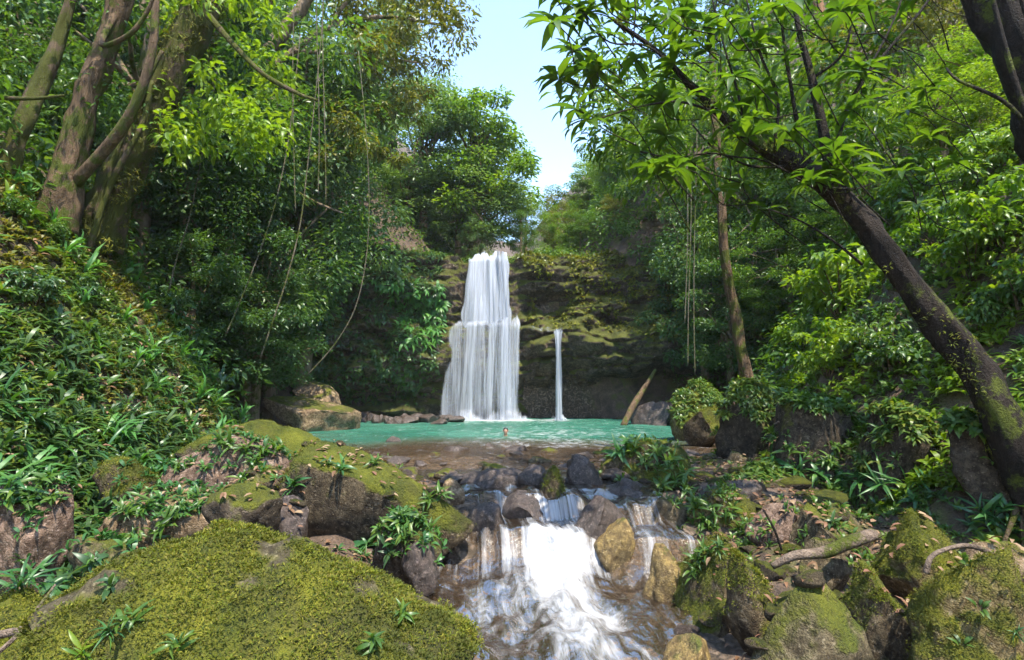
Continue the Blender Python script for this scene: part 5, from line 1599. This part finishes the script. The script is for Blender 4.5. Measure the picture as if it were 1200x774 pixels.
for i, pts in enumerate([[(265, 392, 14, 3), (285, 345, 14, 2.5), (308, 285, 14, 2.5), (326, 225, 14, 2), (340, 150, 14, 2), (352, 40, 14, 2)],
                         [(305, 420, 15, 3), (322, 370, 15, 3), (338, 320, 15, 3), (352, 262, 15, 2.5), (362, 180, 15, 2), (375, 60, 15, 2), (380, -20, 15, 2)],
                         [(198, 340, 14, 2.5), (208, 300, 14, 2.5), (222, 255, 14, 2), (235, 190, 14, 2), (255, 80, 14, 2)],
                         [(360, 440, 17, 2.5), (395, 400, 17, 2), (420, 350, 17, 2), (432, 270, 17, 1.6), (430, 170, 17, 1.6), (420, 60, 17, 1.6)]]):
    wood('hanging_vine', 'slanting bare vine hanging in the shade behind the bank crest', [(a, b, c, w * .7) for a, b, c, w in pts], 'vine', 'vine', 'vines behind the bank crest', 6, 0, i)
for i, (x, y0, y1) in enumerate([(804, 170, 380), (808, 190, 430), (815, 150, 440), (345, -20, 250), (380, -20, 240), (372, -20, 230)]):
    lab = ('thin straight vine hanging in front of the cliff foliage beyond the dead log', 'vines before the cliff') if x > 700 else ('thin straight vine hanging from the canopy beside the slim mossy trunk', 'vines by the slim trunk')
    wood('hanging_vine', lab[0], [(x + 2 * math.sin(j + i), y0 + (y1 - y0) * j / 4, 20 if x > 700 else 16, 1.3) for j in range(5)], 'vine', 'vine', lab[1], 6, 0, i)

# ------------------------------------------------------------------ swimmer
def swimmer():
    p = at(592.5, 510, 19.0)
    p.z = 0.0
    p = Vector((p.x, p.y, 0))
    joints = {'pelvis': (0, 0, -.62, .14), 'belly': (0, 0, -.42, .135), 'chest': (0, -.01, -.18, .155), 'neck0': (0, 0, -.02, .065), 'neck1': (0, -.01, .05, .058),
              'jaw': (0, -.035, .095, .062), 'head': (0, -.015, .165, .088), 'crown': (0, 0, .225, .062),
              'shl': (-.17, 0, -.08, .07), 'ell': (-.36, -.14, -.14, .045), 'hal': (-.50, -.32, -.10, .03), 'shr': (.17, 0, -.08, .07), 'elr': (.36, -.14, -.14, .045), 'har': (.50, -.32, -.10, .03),
              'hipl': (-.09, .02, -.68, .10), 'knl': (-.12, .10, -1.05, .06), 'anl': (-.12, .3, -1.35, .04), 'hipr': (.09, .02, -.68, .10), 'knr': (.12, .0, -1.08, .06), 'anr': (.12, .2, -1.38, .04)}
    ed = [('pelvis', 'belly'), ('belly', 'chest'), ('chest', 'neck0'), ('neck0', 'neck1'), ('neck1', 'jaw'), ('jaw', 'head'), ('head', 'crown'), ('chest', 'shl'), ('shl', 'ell'), ('ell', 'hal'), ('chest', 'shr'), ('shr', 'elr'), ('elr', 'har'),
          ('pelvis', 'hipl'), ('hipl', 'knl'), ('knl', 'anl'), ('pelvis', 'hipr'), ('hipr', 'knr'), ('knr', 'anr')]
    names = list(joints)
    me = bpy.data.meshes.new('person')
    me.from_pydata([joints[n][:3] for n in names], [(names.index(a), names.index(b)) for a, b in ed], [])
    o = obj('person', me, M['skin'])
    o.modifiers.new('skin', 'SKIN')
    for i, n in enumerate(names):
        me.skin_vertices[0].data[i].radius = (joints[n][3],) * 2
    me.skin_vertices[0].data[0].use_root = True
    s = o.modifiers.new('sub', 'SUBSURF'); s.levels = 2; s.render_levels = 2
    o.location = p
    tag(o, 'dark-haired person swimming neck-deep in the turquoise pool facing the shore', 'person')
    V, Fc = ico(3)
    V = V * np.array([.088, .105, .10]) + np.array([0, .015, .175])
    keep = [f for f in Fc if all(V[i][2] > .165 + (-(V[i][1]) * .55) for i in f)]
    h = obj('hair', mesh_vf('hair', V, [tuple(f) for f in keep]), M['hair'], o)
    for sx in (-1, 1):
        V2, F2 = ico(2)
        obj('ear', mesh_vf('ear', V2 * np.array([.012, .02, .03]) + np.array([sx * .085, 0, .15]), [tuple(f) for f in F2]), M['skin'], o)


swimmer()
print('objects', len(bpy.data.objects), 'tris', sum(len(m.polygons) * (2 if len(m.polygons) and m.polygons[0].loop_total == 4 else 1) for m in bpy.data.meshes))

# ------------------------------------------------------------------ haze
bm = bmesh.new()
bmesh.ops.create_cube(bm, size=1.0)
hz = bpy.data.meshes.new('haze'); bm.to_mesh(hz); bm.free()
ht = NT('haze_air')
pv_ = ht.n('ShaderNodeVolumePrincipled')
pv_.inputs['Color'].default_value = (0.86, 0.93, 1.0, 1)
pv_.inputs['Density'].default_value = 0.0004
pv_.inputs['Anisotropy'].default_value = 0.2
ht.l(pv_.outputs[0], ht.out.inputs['Volume'])
ho = obj('haze', hz, ht.m)
ho.location = (0, 62, 25); ho.scale = (156, 156, 62)
tag(ho, 'thin bluish humid air filling the valley', None, None, 'stuff')
